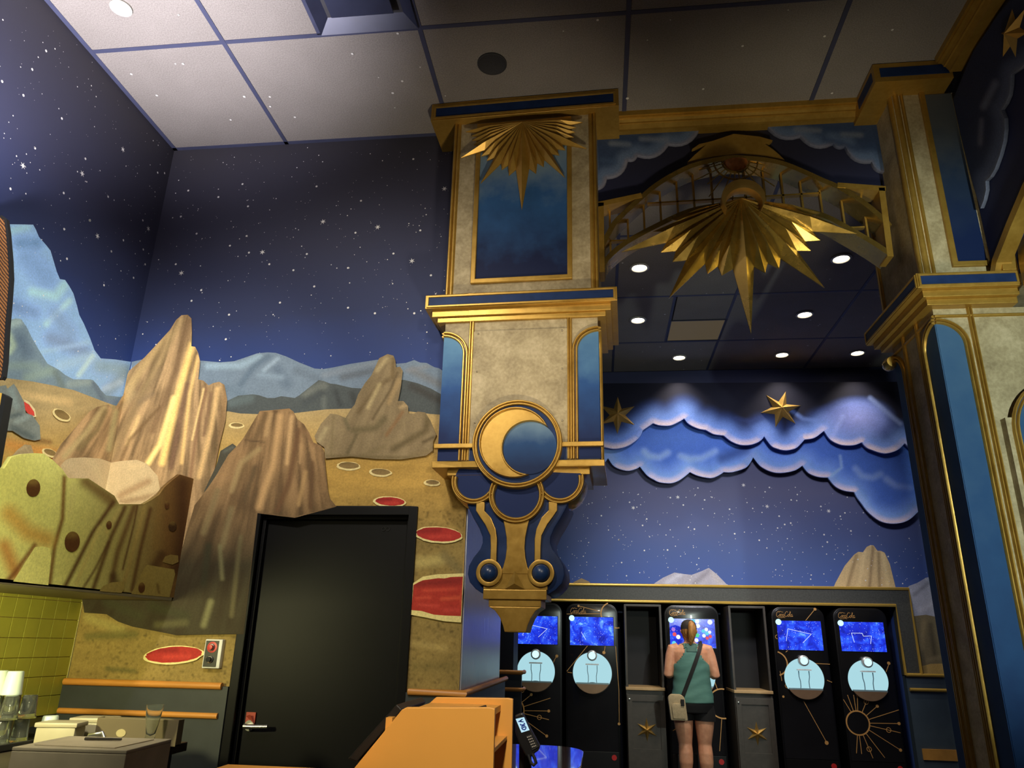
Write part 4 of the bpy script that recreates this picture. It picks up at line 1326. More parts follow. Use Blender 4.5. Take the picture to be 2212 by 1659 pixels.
TIPS = [((1621, 724), 8.5, .40, 1), ((1444, 648), 8.0, .40, 1), ((1779, 625), 8.0, .40, 1), ((1342.5, 548), 7, .40, 1), ((1849, 509), 7, .40, 1), ((1558.5, 599), 5, .36, 0), ((1527.4, 595.5), 5.5, .36, 0), ((1651.5, 592.7), 5, .36, 0),
        ((1681.5, 584), 5.5, .36, 0), ((1452, 569), 5, .38, 0), ((1426.5, 549), 5, .38, 0), ((1749.5, 545.7), 5, .40, 0), ((1769.8, 523), 5, .40, 0), ((1410, 504), 4.5, .40, 0), ((1800, 488), 4.5, .42, 0), ((1450, 478), 5, .38, 0), ((1770, 464), 5, .38, 0)]
ray_fan((0.0, 0.0), [tip(*t[0]) for t in TIPS], SB, 0.085, 0.012, sb, GOLDM, 0.88, 4.0, tipd=0.01)
cpt = crescent((0, -0.040), 0.127, (0.0, -0.082), 0.107, 26)
MB().prism([(a, b) for a, b in cpt], SB, 0.10, 0.17).build('crescent', STARGOLD, sb, bevel=0.006, smooth=40)

# ================================================================ clouds on the arch bulkhead and on the side bulkhead


def cloud_fn(edge, c_rim, c_mid, c_in, r1, r2, r3):
    A, B, C_ = (np.array(s2l(c)) for c in (c_rim, c_mid, c_in))

    def f(px, C):
        d = dist_poly(px, edge)
        t1 = np.clip((d - r1) / (r2 - r1), 0, 1)[:, None]
        t2 = np.clip((d - r2) / (r3 - r2), 0, 1)[:, None]
        t1, t2 = t1 * t1 * (3 - 2 * t1), t2 * t2 * (3 - 2 * t2)
        return (A * (1 - t1) + B * t1) * (1 - t2) + C_ * t2
    return f


def scallop(pts, n=6, k=0.30):
    """pts are the cusps; each span bulges downwards on the right-hand side of travel"""
    out = []
    for a, b in zip(pts[:-1], pts[1:]):
        a, b = np.array(a, float), np.array(b, float)
        d = b - a
        nrm = np.array([-d[1], d[0]])
        for i in range(n):
            t = i / n
            out.append(tuple(a + d * t + nrm * k * 4 * t * (1 - t) * 0.5 * 1.6))
    out.append(tuple(pts[-1]))
    return out


le = scallop([(1512, 282), (1444, 316), (1377, 340), (1357, 350), (1311, 388), (1290, 412)], 6, -0.24)
paint('cloud_board', [(1290, 292), (1290, 280), (1400, 276), (1512, 270)] + le, 'Y', 4.277, 0, None, (70, 84, 104), [([(1320, 310), (1358, 312)], 10, (104, 112, 124), .7), ([(1385, 300), (1440, 302)], 10, (106, 112, 124), .7), ([(1300, 345), (1330, 350)], 10, (60, 76, 100), .7)],
      0.60, 0.012, 0.028, fn=cloud_fn(le, (112, 108, 116), (84, 98, 120), (46, 60, 84), 2, 14, 38), label='blue cloud cut-out left of the arch crown under the moulding', cat='cloud')
re_ = scallop([(1651, 272), (1727, 299), (1798, 315), (1823, 321), (1880, 354), (1911, 376)], 6, 0.24)
paint('cloud_board', re_ + [(1905, 300), (1897, 262), (1780, 262), (1700, 266)], 'Y', 4.277, 0, None, (66, 80, 100), [([(1720, 280), (1770, 282)], 10, (96, 100, 108), .7), ([(1820, 290), (1860, 292)], 10, (92, 98, 108), .7), ([(1780, 300), (1850, 320)], 14, (40, 54, 80), .7)],
      0.60, 0.012, 0.028, fn=cloud_fn(re_, (102, 98, 106), (76, 90, 112), (42, 56, 80), 2, 14, 38), label='blue cloud cut-out right of the arch crown beside the corner pillar', cat='cloud')
ce = [(2300, 60), (2240, 120), (2212, 148), (2192, 161), (2191, 185), (2188, 205), (2180, 224), (2171, 237), (2178, 255), (2179, 280), (2176, 305), (2168, 335), (2157, 365), (2147, 382), (2137, 391), (2138, 410), (2133, 432), (2126, 450)]
paint('cloud_board', ce + [(2110, 400), (2085, 300), (2066, 215), (2110, 110), (2165, 30), (2240, -60), (2320, -80)], 'X', RX - 0.003, 0, None, (60, 66, 84), [([(2150, 180), (2125, 230)], 14, (96, 98, 112), .7), ([(2120, 260), (2117, 310)], 10, (84, 84, 96), .7)],
      0.60, 0.014, 0.02, fn=cloud_fn(ce, (92, 92, 100), (66, 72, 90), (38, 42, 58), 2, 16, 44), sgn=-1, label='dusky cloud cut-out on the right bulkhead under the gilded star', cat='cloud')


def star3d(mb, r_, h, rot=0.0, rin=0.40, n=6):
    vs = [(0, -h, 0)]
    for i in range(2 * n):
        a = rot + PI * i / n
        q = r_ if i % 2 == 0 else r_ * rin
        vs.append((q * math.sin(a), 0, q * math.cos(a)))
    m = 2 * n
    fs = [(0, i + 1, (i + 1) % m + 1) for i in range(m)] + [list(range(m, 0, -1))]
    return mb.add(vs, fs)


st_ = at_x(2178, 85, RX - 0.03)
MB().add([], [])
sm = star3d(MB(), 0.135, 0.05, R(14))
o = sm.build('gilded_star', STARGOLD, None, label='gilded star on the right bulkhead at the top right edge', cat='star')
o.location = (RX - 0.022, 3.28, 4.48)
o.rotation_euler = (0, 0, R(-90))
# ================================================================ far room: drinks wall
PY = 9.13                                # front of the panelling
p_in, p_out = at_y(1935, 1308, PY), at_y(1963, 1272, PY)
aX0, aX1, aZ = -1.9, p_in.x + 0.01, p_in.z
far = MB().box(-3.0, aX0, FW, FW + 0.12, 0, CZ).box(aX1, 5.0, FW, FW + 0.12, 0, CZ).box(aX0, aX1, FW, FW + 0.12, aZ + 0.01, CZ)
wall_far = far.build('wall_far', SKY_FAR, kind='structure')
MB().box(aX0 - 0.1, aX1 + 0.1, 10.25, 10.35, 0, 2.2).box(aX0 - 0.1, aX0, FW + 0.12, 10.25, 0, 2.2).box(aX1, aX1 + 0.1, FW + 0.12, 10.25, 0, 2.2).box(aX0, aX1, FW + 0.12, 10.25, aZ + 0.02, 2.2).build(
    'wall_alcove', plain('alcove_blue_paint', rgb(38, 46, 84, k=1.2), 0.6), kind='structure')
MB().box(4.9, 5.0, 4.6, 9.25, 0, CZ).build('wall_side', SKY_FAR, kind='structure')
BANDM = plain('graphite_textured_panel', rgb(70, 72, 68, k=1.2), 0.55, 0.1, 0.25, 60, 0.3)
MB().box(aX0, p_out.x, PY + 0.005, FW - 0.001, p_in.z, p_out.z).box(p_in.x, p_out.x, PY + 0.005, FW - 0.001, 1.19, p_in.z).build('trim_14', BANDM, kind='structure')
YG = plain('brass_rail', rgb(205, 170, 80, k=1.2), 0.32, 0.45, 0.06)
MB().tube([(aX0, PY, p_out.z), (p_out.x, PY, p_out.z), (p_out.x, PY, 1.20)], 0.017, 10).build('trim_15', YG, smooth=50, kind='structure')
MB().tube([(aX0, PY, p_in.z), (p_in.x, PY, p_in.z), (p_in.x, PY, 1.19)], 0.017, 10).build('trim_16', YG, smooth=50, kind='structure')
MB().box(p_in.x + 0.005, 4.9, PY + 0.02, FW - 0.001, 0, 1.18).build('trim_17', plain('slate_blue_wainscot', rgb(58, 72, 84, k=1.4), 0.5, 0, 0.1, 8), kind='structure')
rail('trim_18', (p_in.x, PY, 1.195), (4.9, PY, 1.195), 0.018, YG)
rail('trim_19', (p_in.x + 0.02, PY, 1.045), (4.9, PY, 1.045), 0.018, YG)
bz0, bz1 = at_y(2030, 1643, PY).z, at_y(2030, 1619, PY).z
MB().box(p_in.x + 0.06, 4.9, PY + 0.004, PY + 0.02, bz0, bz1).build('trim_20', BAND, kind='structure')

# painted landscape of the far wall


def farp(name, poly, base, strokes=(), E=0.6, lay=1, **k):
    paint(name, poly, 'Y', FW, 0.001 * lay, wall_far, base, strokes, E, 0.016, **k)


farp('painted_mountain', [(1400, 1275), (1413.8, 1260), (1432, 1248), (1457, 1236.7), (1478, 1240), (1494, 1241.8), (1515, 1234), (1531, 1226.7), (1548, 1240), (1567.7, 1260), (1580, 1275)], (152, 146, 150), [([(1440, 1260), (1470, 1240)], 10, (176, 172, 176), .8), ([(1500, 1260), (1530, 1235)], 10, (120, 114, 118), .7), ([(1540, 1240), (1560, 1265)], 10, (160, 152, 148), .8)])
farp('painted_mountain', [(1222, 1275), (1240, 1257), (1256, 1249), (1272, 1256), (1292, 1275)], (140, 118, 84))
farp('painted_rock', [(1795, 1282), (1805, 1258.5), (1825, 1221.7), (1845, 1198), (1854, 1192), (1864, 1193), (1872, 1181.5), (1880, 1177.5), (1887, 1178), (1895.6, 1190), (1903, 1190), (1911, 1194), (1922, 1218), (1932.4, 1260), (1938, 1282)], (178, 152, 106),
     [([(1850, 1200), (1830, 1270)], 7, (128, 104, 70), .8), ([(1886, 1182), (1878, 1270)], 6, (120, 96, 66), .8), ([(1868, 1190), (1855, 1270)], 8, (196, 170, 120), .8), ([(1898, 1195), (1900, 1270)], 6, (122, 100, 68), .8), ([(1908, 1200), (1918, 1265)], 8, (198, 174, 122), .7)], lay=1)
farp('painted_mountain', [(1958, 1275), (1963, 1266), (1981.5, 1259), (2000, 1248), (2040, 1240), (2080, 1340), (1977, 1340)], (146, 146, 152), [([(1975, 1285), (2005, 1260)], 8, (110, 110, 116), .8), ([(1985, 1320), (2020, 1300)], 12, (168, 166, 168), .7)], lay=1)
farp('painted_rock', [(1974, 1331), (2000, 1328), (2020, 1332), (2080, 1330), (2080, 1445), (1990, 1445)], (110, 98, 70), [([(1995, 1345), (1990, 1400)], 10, (140, 122, 84), .7), ([(2010, 1350), (2020, 1420)], 10, (78, 70, 52), .8), ([(2005, 1425), (2030, 1420)], 8, (132, 118, 86), .7)], lay=2)
farp('painted_sand', [(1986, 1440), (2010, 1434), (2080, 1432), (2080, 1462), (1988, 1462)], (168, 138, 78), lay=3)
star_field('painted_stars', wall_far, XZ(FW), uvY([(1368, 1097), (1464, 1074), (1606, 1048), (1657, 1094), (1790, 1104), (1306, 1047)], FW),
           uvY([(1448, 1075), (1476, 1091), (1397, 1121), (1522, 1080), (1576, 1100), (1500, 1143), (1360, 1085), (1388, 1135), (1587, 1153), (1683, 1115), (1709, 1080), (1773, 1094), (1825, 1108), (1780, 1155), (1787, 1171), (1838, 1147), (1662, 1053), (1695, 1133), (1708, 1130), (1640, 1167), (1442, 1188), (1337, 1166), (1299, 1114)], FW),
           430, ((-1.0, 4.0), (2.1, 3.3)), 12, rs=1.3, rmin=0.0028, rmax=0.0075)

# cloud boards standing off the wall
def lobes(edge, n=4):
    """rounds each lobe of a cloud edge and keeps the cusps between the lobes sharp"""
    seg, out = [edge[0]], []
    for k in range(1, len(edge)):
        seg.append(edge[k])
        if k == len(edge) - 1:
            break
        p, q, r_ = edge[k - 1], edge[k], edge[k + 1]
        cr = (q[0] - p[0]) * (r_[1] - q[1]) - (q[1] - p[1]) * (r_[0] - q[0])
        nrm = math.hypot(q[0] - p[0], q[1] - p[1]) * math.hypot(r_[0] - q[0], r_[1] - q[1])
        if cr / max(nrm, 1e-6) > 0.08:
            out += spline(seg, n)[:-1] if len(seg) > 2 else seg[:-1]
            seg = [q]
    return out + (spline(seg, n) if len(seg) > 2 else seg)


def edge_info(P, line):
    """distance to the edge and how level the edge runs there"""
    best, lev = np.full(len(P), 1e9), np.zeros(len(P))
    for a_, b_ in zip(line[:-1], line[1:]):
        a_, b_ = np.array(a_, float), np.array(b_, float)
        dd = b_ - a_
        t = np.clip(((P - a_) @ dd) / max(dd @ dd, 1e-9), 0, 1)
        q = np.hypot(*(P - a_ - t[:, None] * dd).T)
        m_ = q < best
        best[m_] = q[m_]
        lev[m_] = abs(dd[0]) / max(np.hypot(*dd), 1e-9)
    return best, lev


UPE = [(1270, 960), (1306.8, 967.4), (1330, 970.8), (1357, 964), (1380, 947.4), (1388.7, 930.6), (1410.5, 915.6), (1424, 920), (1447, 920.6), (1467, 912), (1477.4, 905.5), (1487, 917), (1507.5, 927), (1524, 930), (1541, 939), (1562.7, 942), (1577.8, 954), (1597.8, 962),
       (1621, 962), (1641, 954), (1649.7, 944), (1664.7, 964), (1680, 971), (1695, 974), (1710, 972), (1721.6, 967), (1736.7, 950.7), (1758, 947), (1778.5, 932), (1792, 950.7), (1815, 962), (1842, 963), (1860, 957), (1868, 966), (1879, 972), (1909, 980.8), (1935.7, 974), (1952.5, 959), (1985, 985), (2030, 975)]
LOE = [(1270, 1010), (1300, 1005), (1313.5, 991), (1327, 1009), (1353.6, 1018), (1373.7, 1014), (1382, 1009), (1397, 1027.6), (1410, 1036), (1424, 1042.7), (1447, 1045), (1462, 1041), (1474, 1034), (1490, 1021), (1507.5, 1029), (1534, 1033.7), (1550, 1029), (1562.7, 1021), (1581, 1021), (1608, 1012.6), (1619, 1002), (1626, 989),
       (1641, 1007.6), (1664.7, 1020), (1688, 1022.6), (1715, 1017.6), (1732, 1007), (1745, 1022.6), (1765, 1031), (1787, 1032.7), (1802, 1051), (1822, 1061), (1843.7, 1063.8), (1850, 1076), (1859, 1088), (1870, 1103), (1882, 1114.6), (1895, 1124), (1909, 1129.7), (1925, 1132), (1942.4, 1130.7), (1957, 1126), (1969, 1118), (1982.6, 1104.6), (2060, 1130)]

UPE, LOE = lobes(UPE), lobes(LOE)


def far_cloud(edge, dark_above):
    rim, lite, mid = (np.array(s2l(c)) for c in (((214, 192, 196), (112, 142, 206), (62, 88, 156)) if dark_above else ((226, 204, 206), (132, 166, 228), (86, 122, 200))))
    dk = np.array(s2l((14, 16, 34)))

    def f(px, C):
        d, lev = edge_info(px, edge)
        t0 = np.clip((d - 5) / 11, 0, 1)[:, None]
        t0 = 1 - (1 - t0) * (np.clip((lev - 0.55) / 0.4, 0.12, 1) * np.clip(d / 3, 0.35, 1))[:, None]
        t1 = np.clip((d - 12) / 36, 0, 1)[:, None]
        D = (rim * (1 - t0) + lite * t0) * (1 - t1) + mid * t1
        if dark_above:
            q = np.clip((d - 16) / 46, 0, 1)
            lump = np.clip(1 - np.hypot((px[:, 0] - 1850) / 95, (px[:, 1] - 905) / 55), 0, 1)
            q = q * (1 - np.clip(lump * 2.2, 0, 1))
            q = (q * q * (3 - 2 * q))[:, None]
            D = D * (1 - lump[:, None] * .8) + np.array(s2l((150, 158, 222))) * lump[:, None] * .8
            D = D * (1 - q) + dk * q
        return D
    return f


def spacers(board, y0, spots):
    for x_, z_ in spots:
        MB().box(x_ - 0.05, x_ + 0.05, y0, FW, z_ - 0.05, z_ + 0.05).build('spacer', plain('raw_spacer', rgb(120, 96, 64), 0.8), board)


_last = [None]
_last[0] = paint('cloud_board', [(1265, 930), (1265, 1005)] + LOE + [(2060, 900), (1700, 880)], 'Y', 9.14, 0, None, (90, 120, 200),
      [([(1392, 975), (1402, 985), (1425, 988), (1442, 978)], 13, (170, 196, 238), .6), ([(1470, 985), (1490, 992), (1515, 990), (1545, 975)], 13, (166, 192, 236), .6), ([(1848, 1012), (1862, 1028), (1885, 1032), (1902, 1024)], 13, (164, 190, 236), .55),
       ([(1915, 1035), (1935, 1050), (1965, 1055)], 13, (172, 194, 236), .55), ([(1795, 1028), (1818, 1010), (1815, 985)], 6, (160, 190, 236), .7), ([(1420, 945), (1500, 940)], 34, (96, 132, 206), .7), ([(1560, 990), (1610, 970)], 22, (40, 62, 120), .7), ([(1650, 985), (1720, 990)], 12, (120, 156, 228), .5), ([(1900, 1080), (1960, 1060)], 30, (82, 118, 196), .6)],
      0.85, 0.014, 0.03, fn=far_cloud(LOE, False), label='lower bright blue cloud board on the drinks wall, behind the upper one', cat='cloud')
spacers(_last[0], 9.14, [(-0.2, 3.85), (1.5, 3.85), (3.2, 3.7)])
_last[0] = paint('cloud_board', [(1265, 830), (1265, 950)] + UPE + [(2030, 826)], 'Y', 8.99, 0, None, (80, 110, 190),
      [([(1590, 905), (1625, 912), (1650, 900)], 10, (40, 56, 104), .7), ([(1700, 880), (1735, 905), (1780, 910)], 8, (96, 120, 180), .6), ([(1880, 860), (1915, 890), (1945, 915)], 9, (120, 138, 190), .6), ([(1310, 945), (1345, 950), (1380, 930)], 10, (96, 128, 200), .5), ([(1800, 940), (1820, 900)], 10, (150, 165, 225), .5)],
      0.85, 0.014, 0.03, fn=far_cloud(UPE, True), label='upper cloud board fading to dark above, carrying two gilded stars', cat='cloud')
spacers(_last[0], 8.99, [(-0.2, 4.45), (1.5, 4.45), (3.2, 4.45)])
for (px_, py_, rot, lb) in ((1334, 896, 2, 'gilded six-pointed star on the cloud board beside the hanging pilaster'), (1687, 883, 20, 'gilded six-pointed star on the cloud board in the middle of the arch opening')):
    p_ = at_y(px_, py_, 8.94)
    o = star3d(MB(), 0.245, 0.085, R(rot), 0.40).build('gilded_star', STARGOLD, None, label=lb, cat='star')
    o.location = (p_.x, 8.958, p_.z)

# ceiling fixtures
TRIMW = plain('white_lamp_trim', (0.5, 0.49, 0.46), 0.4)
LAMP = emit('lamp_glow', (1.0, 0.86, 0.62), 14)
DLAB = ['recessed downlight in front of the arch, left of the sunburst', 'recessed downlight near the corner pillar at the top right of the arch', 'recessed downlight left of the ceiling light panel', 'recessed downlight right of the sunburst tip',
        'recessed downlight close to the cloud wall, leftmost of its row', 'recessed downlight close to the cloud wall, middle of its row', 'recessed downlight close to the cloud wall, next to the corner pillar']
dl_pos = [(0.43, 6.36), (2.261, 6.32), (0.474, 7.575), (2.244, 7.546), (1.036, 8.746), (2.27, 8.724), (3.151, 8.716)]
ringme = MB().lathe([(0.066, 0.0), (0.092, 0.0), (0.092, -0.008), (0.074, -0.012), (0.066, -0.004), (0.062, 0.02), (0.050, 0.05)], (0, 0, 0), 24).mesh('trim_ring', TRIMW, 40)
bulbme = MB().lathe([(0.0, -0.010), (0.040, -0.008), (0.064, -0.003), (0.064, 0.004), (0.0, 0.004)], (0, 0, 0), 24).mesh('lens', LAMP, 40)
for i, (x, y) in enumerate(dl_pos):
    d_ = thing('downlight', (x, y, CZ - 0.006), DLAB[i], 'downlight', 'downlights of the drinks room')
    place('trim_ring', ringme, d_)
    place('lens', bulbme, d_)
    wallside = i >= 4
    light('downlight_lamp', 'SPOT', (x, y, CZ - 0.03), (x, y + (0.12 if wallside else 0.0), 0), (62 if wallside else 60), (1.0, 0.86, 0.66), 0.05, 95, 0.8)
# unseen fill spots added to light the far wall and the machines
light('far_wall_fill', 'SPOT', (1.6, 5.0, 4.3), (1.75, 9.25, 2.75), 360, (0.90, 0.90, 1.0), 0.3, 58, 0.8)
light('machine_fill', 'SPOT', (1.3, 6.0, 4.6), (1.3, 9.0, 1.1), 260, (1.0, 0.90, 0.78), 0.2, 60, 0.9)
lp = thing('ceiling_light_panel', (1.14, 7.92, CZ - 0.004), 'square dimmed tan light panel in the dark ceiling behind the sunburst', 'light panel')
MB().box(-0.30, 0.30, -0.285, 0.285, 0.002, 0.02).build('diffuser', emit('dim_panel_glow', (0.75, 0.56, 0.30), 0.09), lp)
MB().ringprism([(-0.31, -0.295), (0.31, -0.295), (0.31, 0.295), (-0.31, 0.295)], [(-0.295, -0.28), (0.295, -0.28), (0.295, 0.28), (-0.295, 0.28)], lambda a, b, d: (a, b, d), -0.004, 0.02).build('panel_rim', plain('dark_panel_rim', (0.02, 0.02, 0.03), 0.5), lp)
d_ = thing('downlight', (-2.677, 3.009, CZ - 0.006), 'bright yellow-white round downlight in the lit corner of the ceiling', 'downlight')
MB().lathe([(0.052, 0.0), (0.060, 0.0), (0.060, -0.006), (0.052, -0.006)], (0, 0, 0), 28).build('trim_ring', TRIMW, d_)
MB().lathe([(0.0, -0.004), (0.053, -0.004), (0.053, 0.01), (0.0, 0.01)], (0, 0, 0), 28).build('lens', emit('pale_lens_glow', (1.0, 0.95, 0.66), 1.5), d_)
sp = thing('ceiling_speaker', (-0.609, 3.635, CZ - 0.004), 'round dark ceiling speaker in front of the hanging pilaster', 'speaker')
MB().lathe([(0.0, 0.002), (0.078, 0.0), (0.085, -0.006), (0.092, -0.004), (0.092, 0.006)], (0, 0, 0), 30).build('grille', plain('charcoal_grille', (0.03, 0.03, 0.035), 0.8, 0, 0.3, 200), sp, smooth=40)
vent = thing('ceiling_vent', (-1.30, 3.0, CZ - 0.004), 'square navy air diffuser with dropped centre plate in the ceiling', 'vent')
NV = plain('navy_enamel', rgb(52, 56, 78, k=1.2), 0.38, 0.2, 0.1)
MB().ringprism([(-0.29, -0.29), (0.30, -0.29), (0.30, 0.305), (-0.29, 0.305)], [(-0.22, -0.22), (0.22, -0.22), (0.22, 0.215), (-0.22, 0.215)], lambda a, b, d: (a, b, d if abs(a) > 0.25 else d + 0.05), -0.012, 0.002).build('frame', NV, vent)
MB().box(-0.23, 0.23, -0.23, 0.225, 0.045, 0.055).build('throat', plain('black_throat', (0.012, 0.012, 0.016), 0.8), vent)
MB().box(-0.185, 0.185, -0.2, 0.185, -0.012, -0.004).build('centre_plate', NV, vent, bevel=0.004)

# ================================================================ drinks machines
GLOSS = plain('gloss_black_panel', rgb(22, 22, 24), 0.22, 0, 0.2, 3, coat=0.3)
SIDEB = plain('black_machine_side', rgb(14, 14, 16), 0.35, 0, 0.2, 3)
LINE = plain('bronze_line_art', rgb(196, 148, 86, k=1.2), 0.45, 0.2, 0.05)
BRONZE = plain('bronze_tray', rgb(150, 122, 96, k=1.1), 0.35, 0.5, 0.1)


def nebula():
    q = NT('starry_screen_glow')
    v = q.coord('Object')
    oi = q.n('ShaderNodeObjectInfo')
    ad = q.n('ShaderNodeVectorMath', operation='ADD')
    q.l(v, ad.inputs[0])
    cmb = q.n('ShaderNodeCombineXYZ')
    mm = q.n('ShaderNodeMath', operation='MULTIPLY')
    q.l(oi.outputs['Random'], mm.inputs[0])
    mm.inputs[1].default_value = 7.0
    q.l(mm.outputs[0], cmb.inputs[0])
    q.l(cmb.outputs[0], ad.inputs[1])
    n1 = q.noise(ad.outputs[0], 7.0, 6, 0.62, 0.6)
    n2 = q.noise(ad.outputs[0], 3.0, 3, 0.6)
    c = q.ramp(n1, [(0.30, (0.004, 0.006, 0.16)), (0.46, (0.01, 0.03, 0.62)), (0.58, (0.03, 0.12, 1.0)), (0.68, (0.22, 0.55, 1.0)), (0.80, (0.85, 0.95, 1.0))])
    c = q.mix(q.maprange(n2, 0.45, 0.65, 0, 0.6), c, (0.01, 0.02, 0.5))
    vo = q.n('ShaderNodeTexVoronoi')
    vo.inputs['Scale'].default_value = 46
    q.l(ad.outputs[0], vo.inputs['Vector'])
    st = q.maprange(vo.outputs['Distance'], 0.05, 0.16, 1, 0)
    c = q.mix(st, c, (0.8, 0.9, 1.0))
    q.set(**{'Base Color': (0.01, 0.01, 0.02), 'Emission Color': c, 'Emission Strength': 1.25, 'Roughness': 0.15})
    return q.m


SCREEN = nebula()
GLOWW = emit('cyan_white_glow', (0.55, 0.92, 1.0), 1.35)
RECESS = emit('lit_recess', (0.50, 0.86, 0.95), 0.80)
WHITEL = emit('white_line_glow', (0.8, 0.92, 1.0), 1.1)
REDB = plain('red_badge', rgb(190, 40, 40, k=1.1), 0.4)
GLASS = NT('clear_glass')
GLASS.set(**{'Base Color': (0.9, 0.95, 0.95), 'Roughness': 0.03, 'Transmission Weight': 1.0, 'IOR': 1.2})
GLASS = GLASS.m


def strokes_mesh(strokes, w, fn, d0, d1):
    mb = MB()
    for s_ in strokes:
        mb.sweep(s_, [(-w / 2, d0), (-w / 2, d1), (w / 2, d1), (w / 2, d0)], fn)
    return mb


def script_logo():
    """flowing script lettering of the brand name, drawn as pen strokes in a box about 1 wide"""
    def loop(cx, cy, rx, ry, a0, a1, n=14, sh=0.25):
        o = []
        for i in range(n + 1):
            a = R(a0 + (a1 - a0) * i / n)
            x, y = rx * math.cos(a), ry * math.sin(a)
            o.append((cx + x + sh * y, cy + y))
        return o
    S = []
    S.append(loop(0.10, 0.20, 0.085, 0.18, 40, 330))                       # C
    S.append([(0.16, 0.30), (0.20, 0.36), (0.26, 0.38), (0.34, 0.34), (0.42, 0.33)])   # top flourish
    S.append(loop(0.215, 0.11, 0.04, 0.085, 90, 450))                      # o
    S.append(loop(0.31, 0.11, 0.04, 0.085, 50, 320))                       # c
    S.append(loop(0.40, 0.11, 0.04, 0.085, 90, 450))                       # a
    S.append([(0.455, 0.19), (0.44, 0.06), (0.45, 0.03), (0.475, 0.05)])
    S.append([(0.475, 0.12), (0.52, 0.13)])                                # hyphen
    S.append(loop(0.60, 0.20, 0.085, 0.18, 40, 330))                       # C
    S.append([(0.04, 0.02), (0.12, -0.05), (0.26, -0.06), (0.40, -0.02), (0.50, -0.05)])   # underline swash
    S.append(loop(0.715, 0.11, 0.04, 0.085, 90, 450))                      # o
    S.append([(0.785, 0.05), (0.83, 0.26), (0.86, 0.36), (0.835, 0.38), (0.81, 0.28), (0.785, 0.08), (0.795, 0.03), (0.82, 0.05)])   # l
    S.append(loop(0.895, 0.11, 0.04, 0.085, 90, 450))                      # a
    S.append([(0.95, 0.19), (0.935, 0.06), (0.945, 0.03), (0.98, 0.07)])
    return S


LOGO = script_logo()
MY = 9.06
# machine body profile: rounded top
MW, MH = 0.61, 1.885


def round_rect(x0, x1, z0, z1, r_, n=8):
    return [(x1, z0)] + [(x1 - r_ + r_ * math.cos(R(90 * i / n)), z1 - r_ + r_ * math.sin(R(90 * i / n))) for i in range(n + 1)] + [(x0 + r_ + r_ * math.cos(R(90 + 90 * i / n)), z1 - r_ + r_ * math.sin(R(90 + 90 * i / n))) for i in range(n + 1)] + [(x0, z0)]


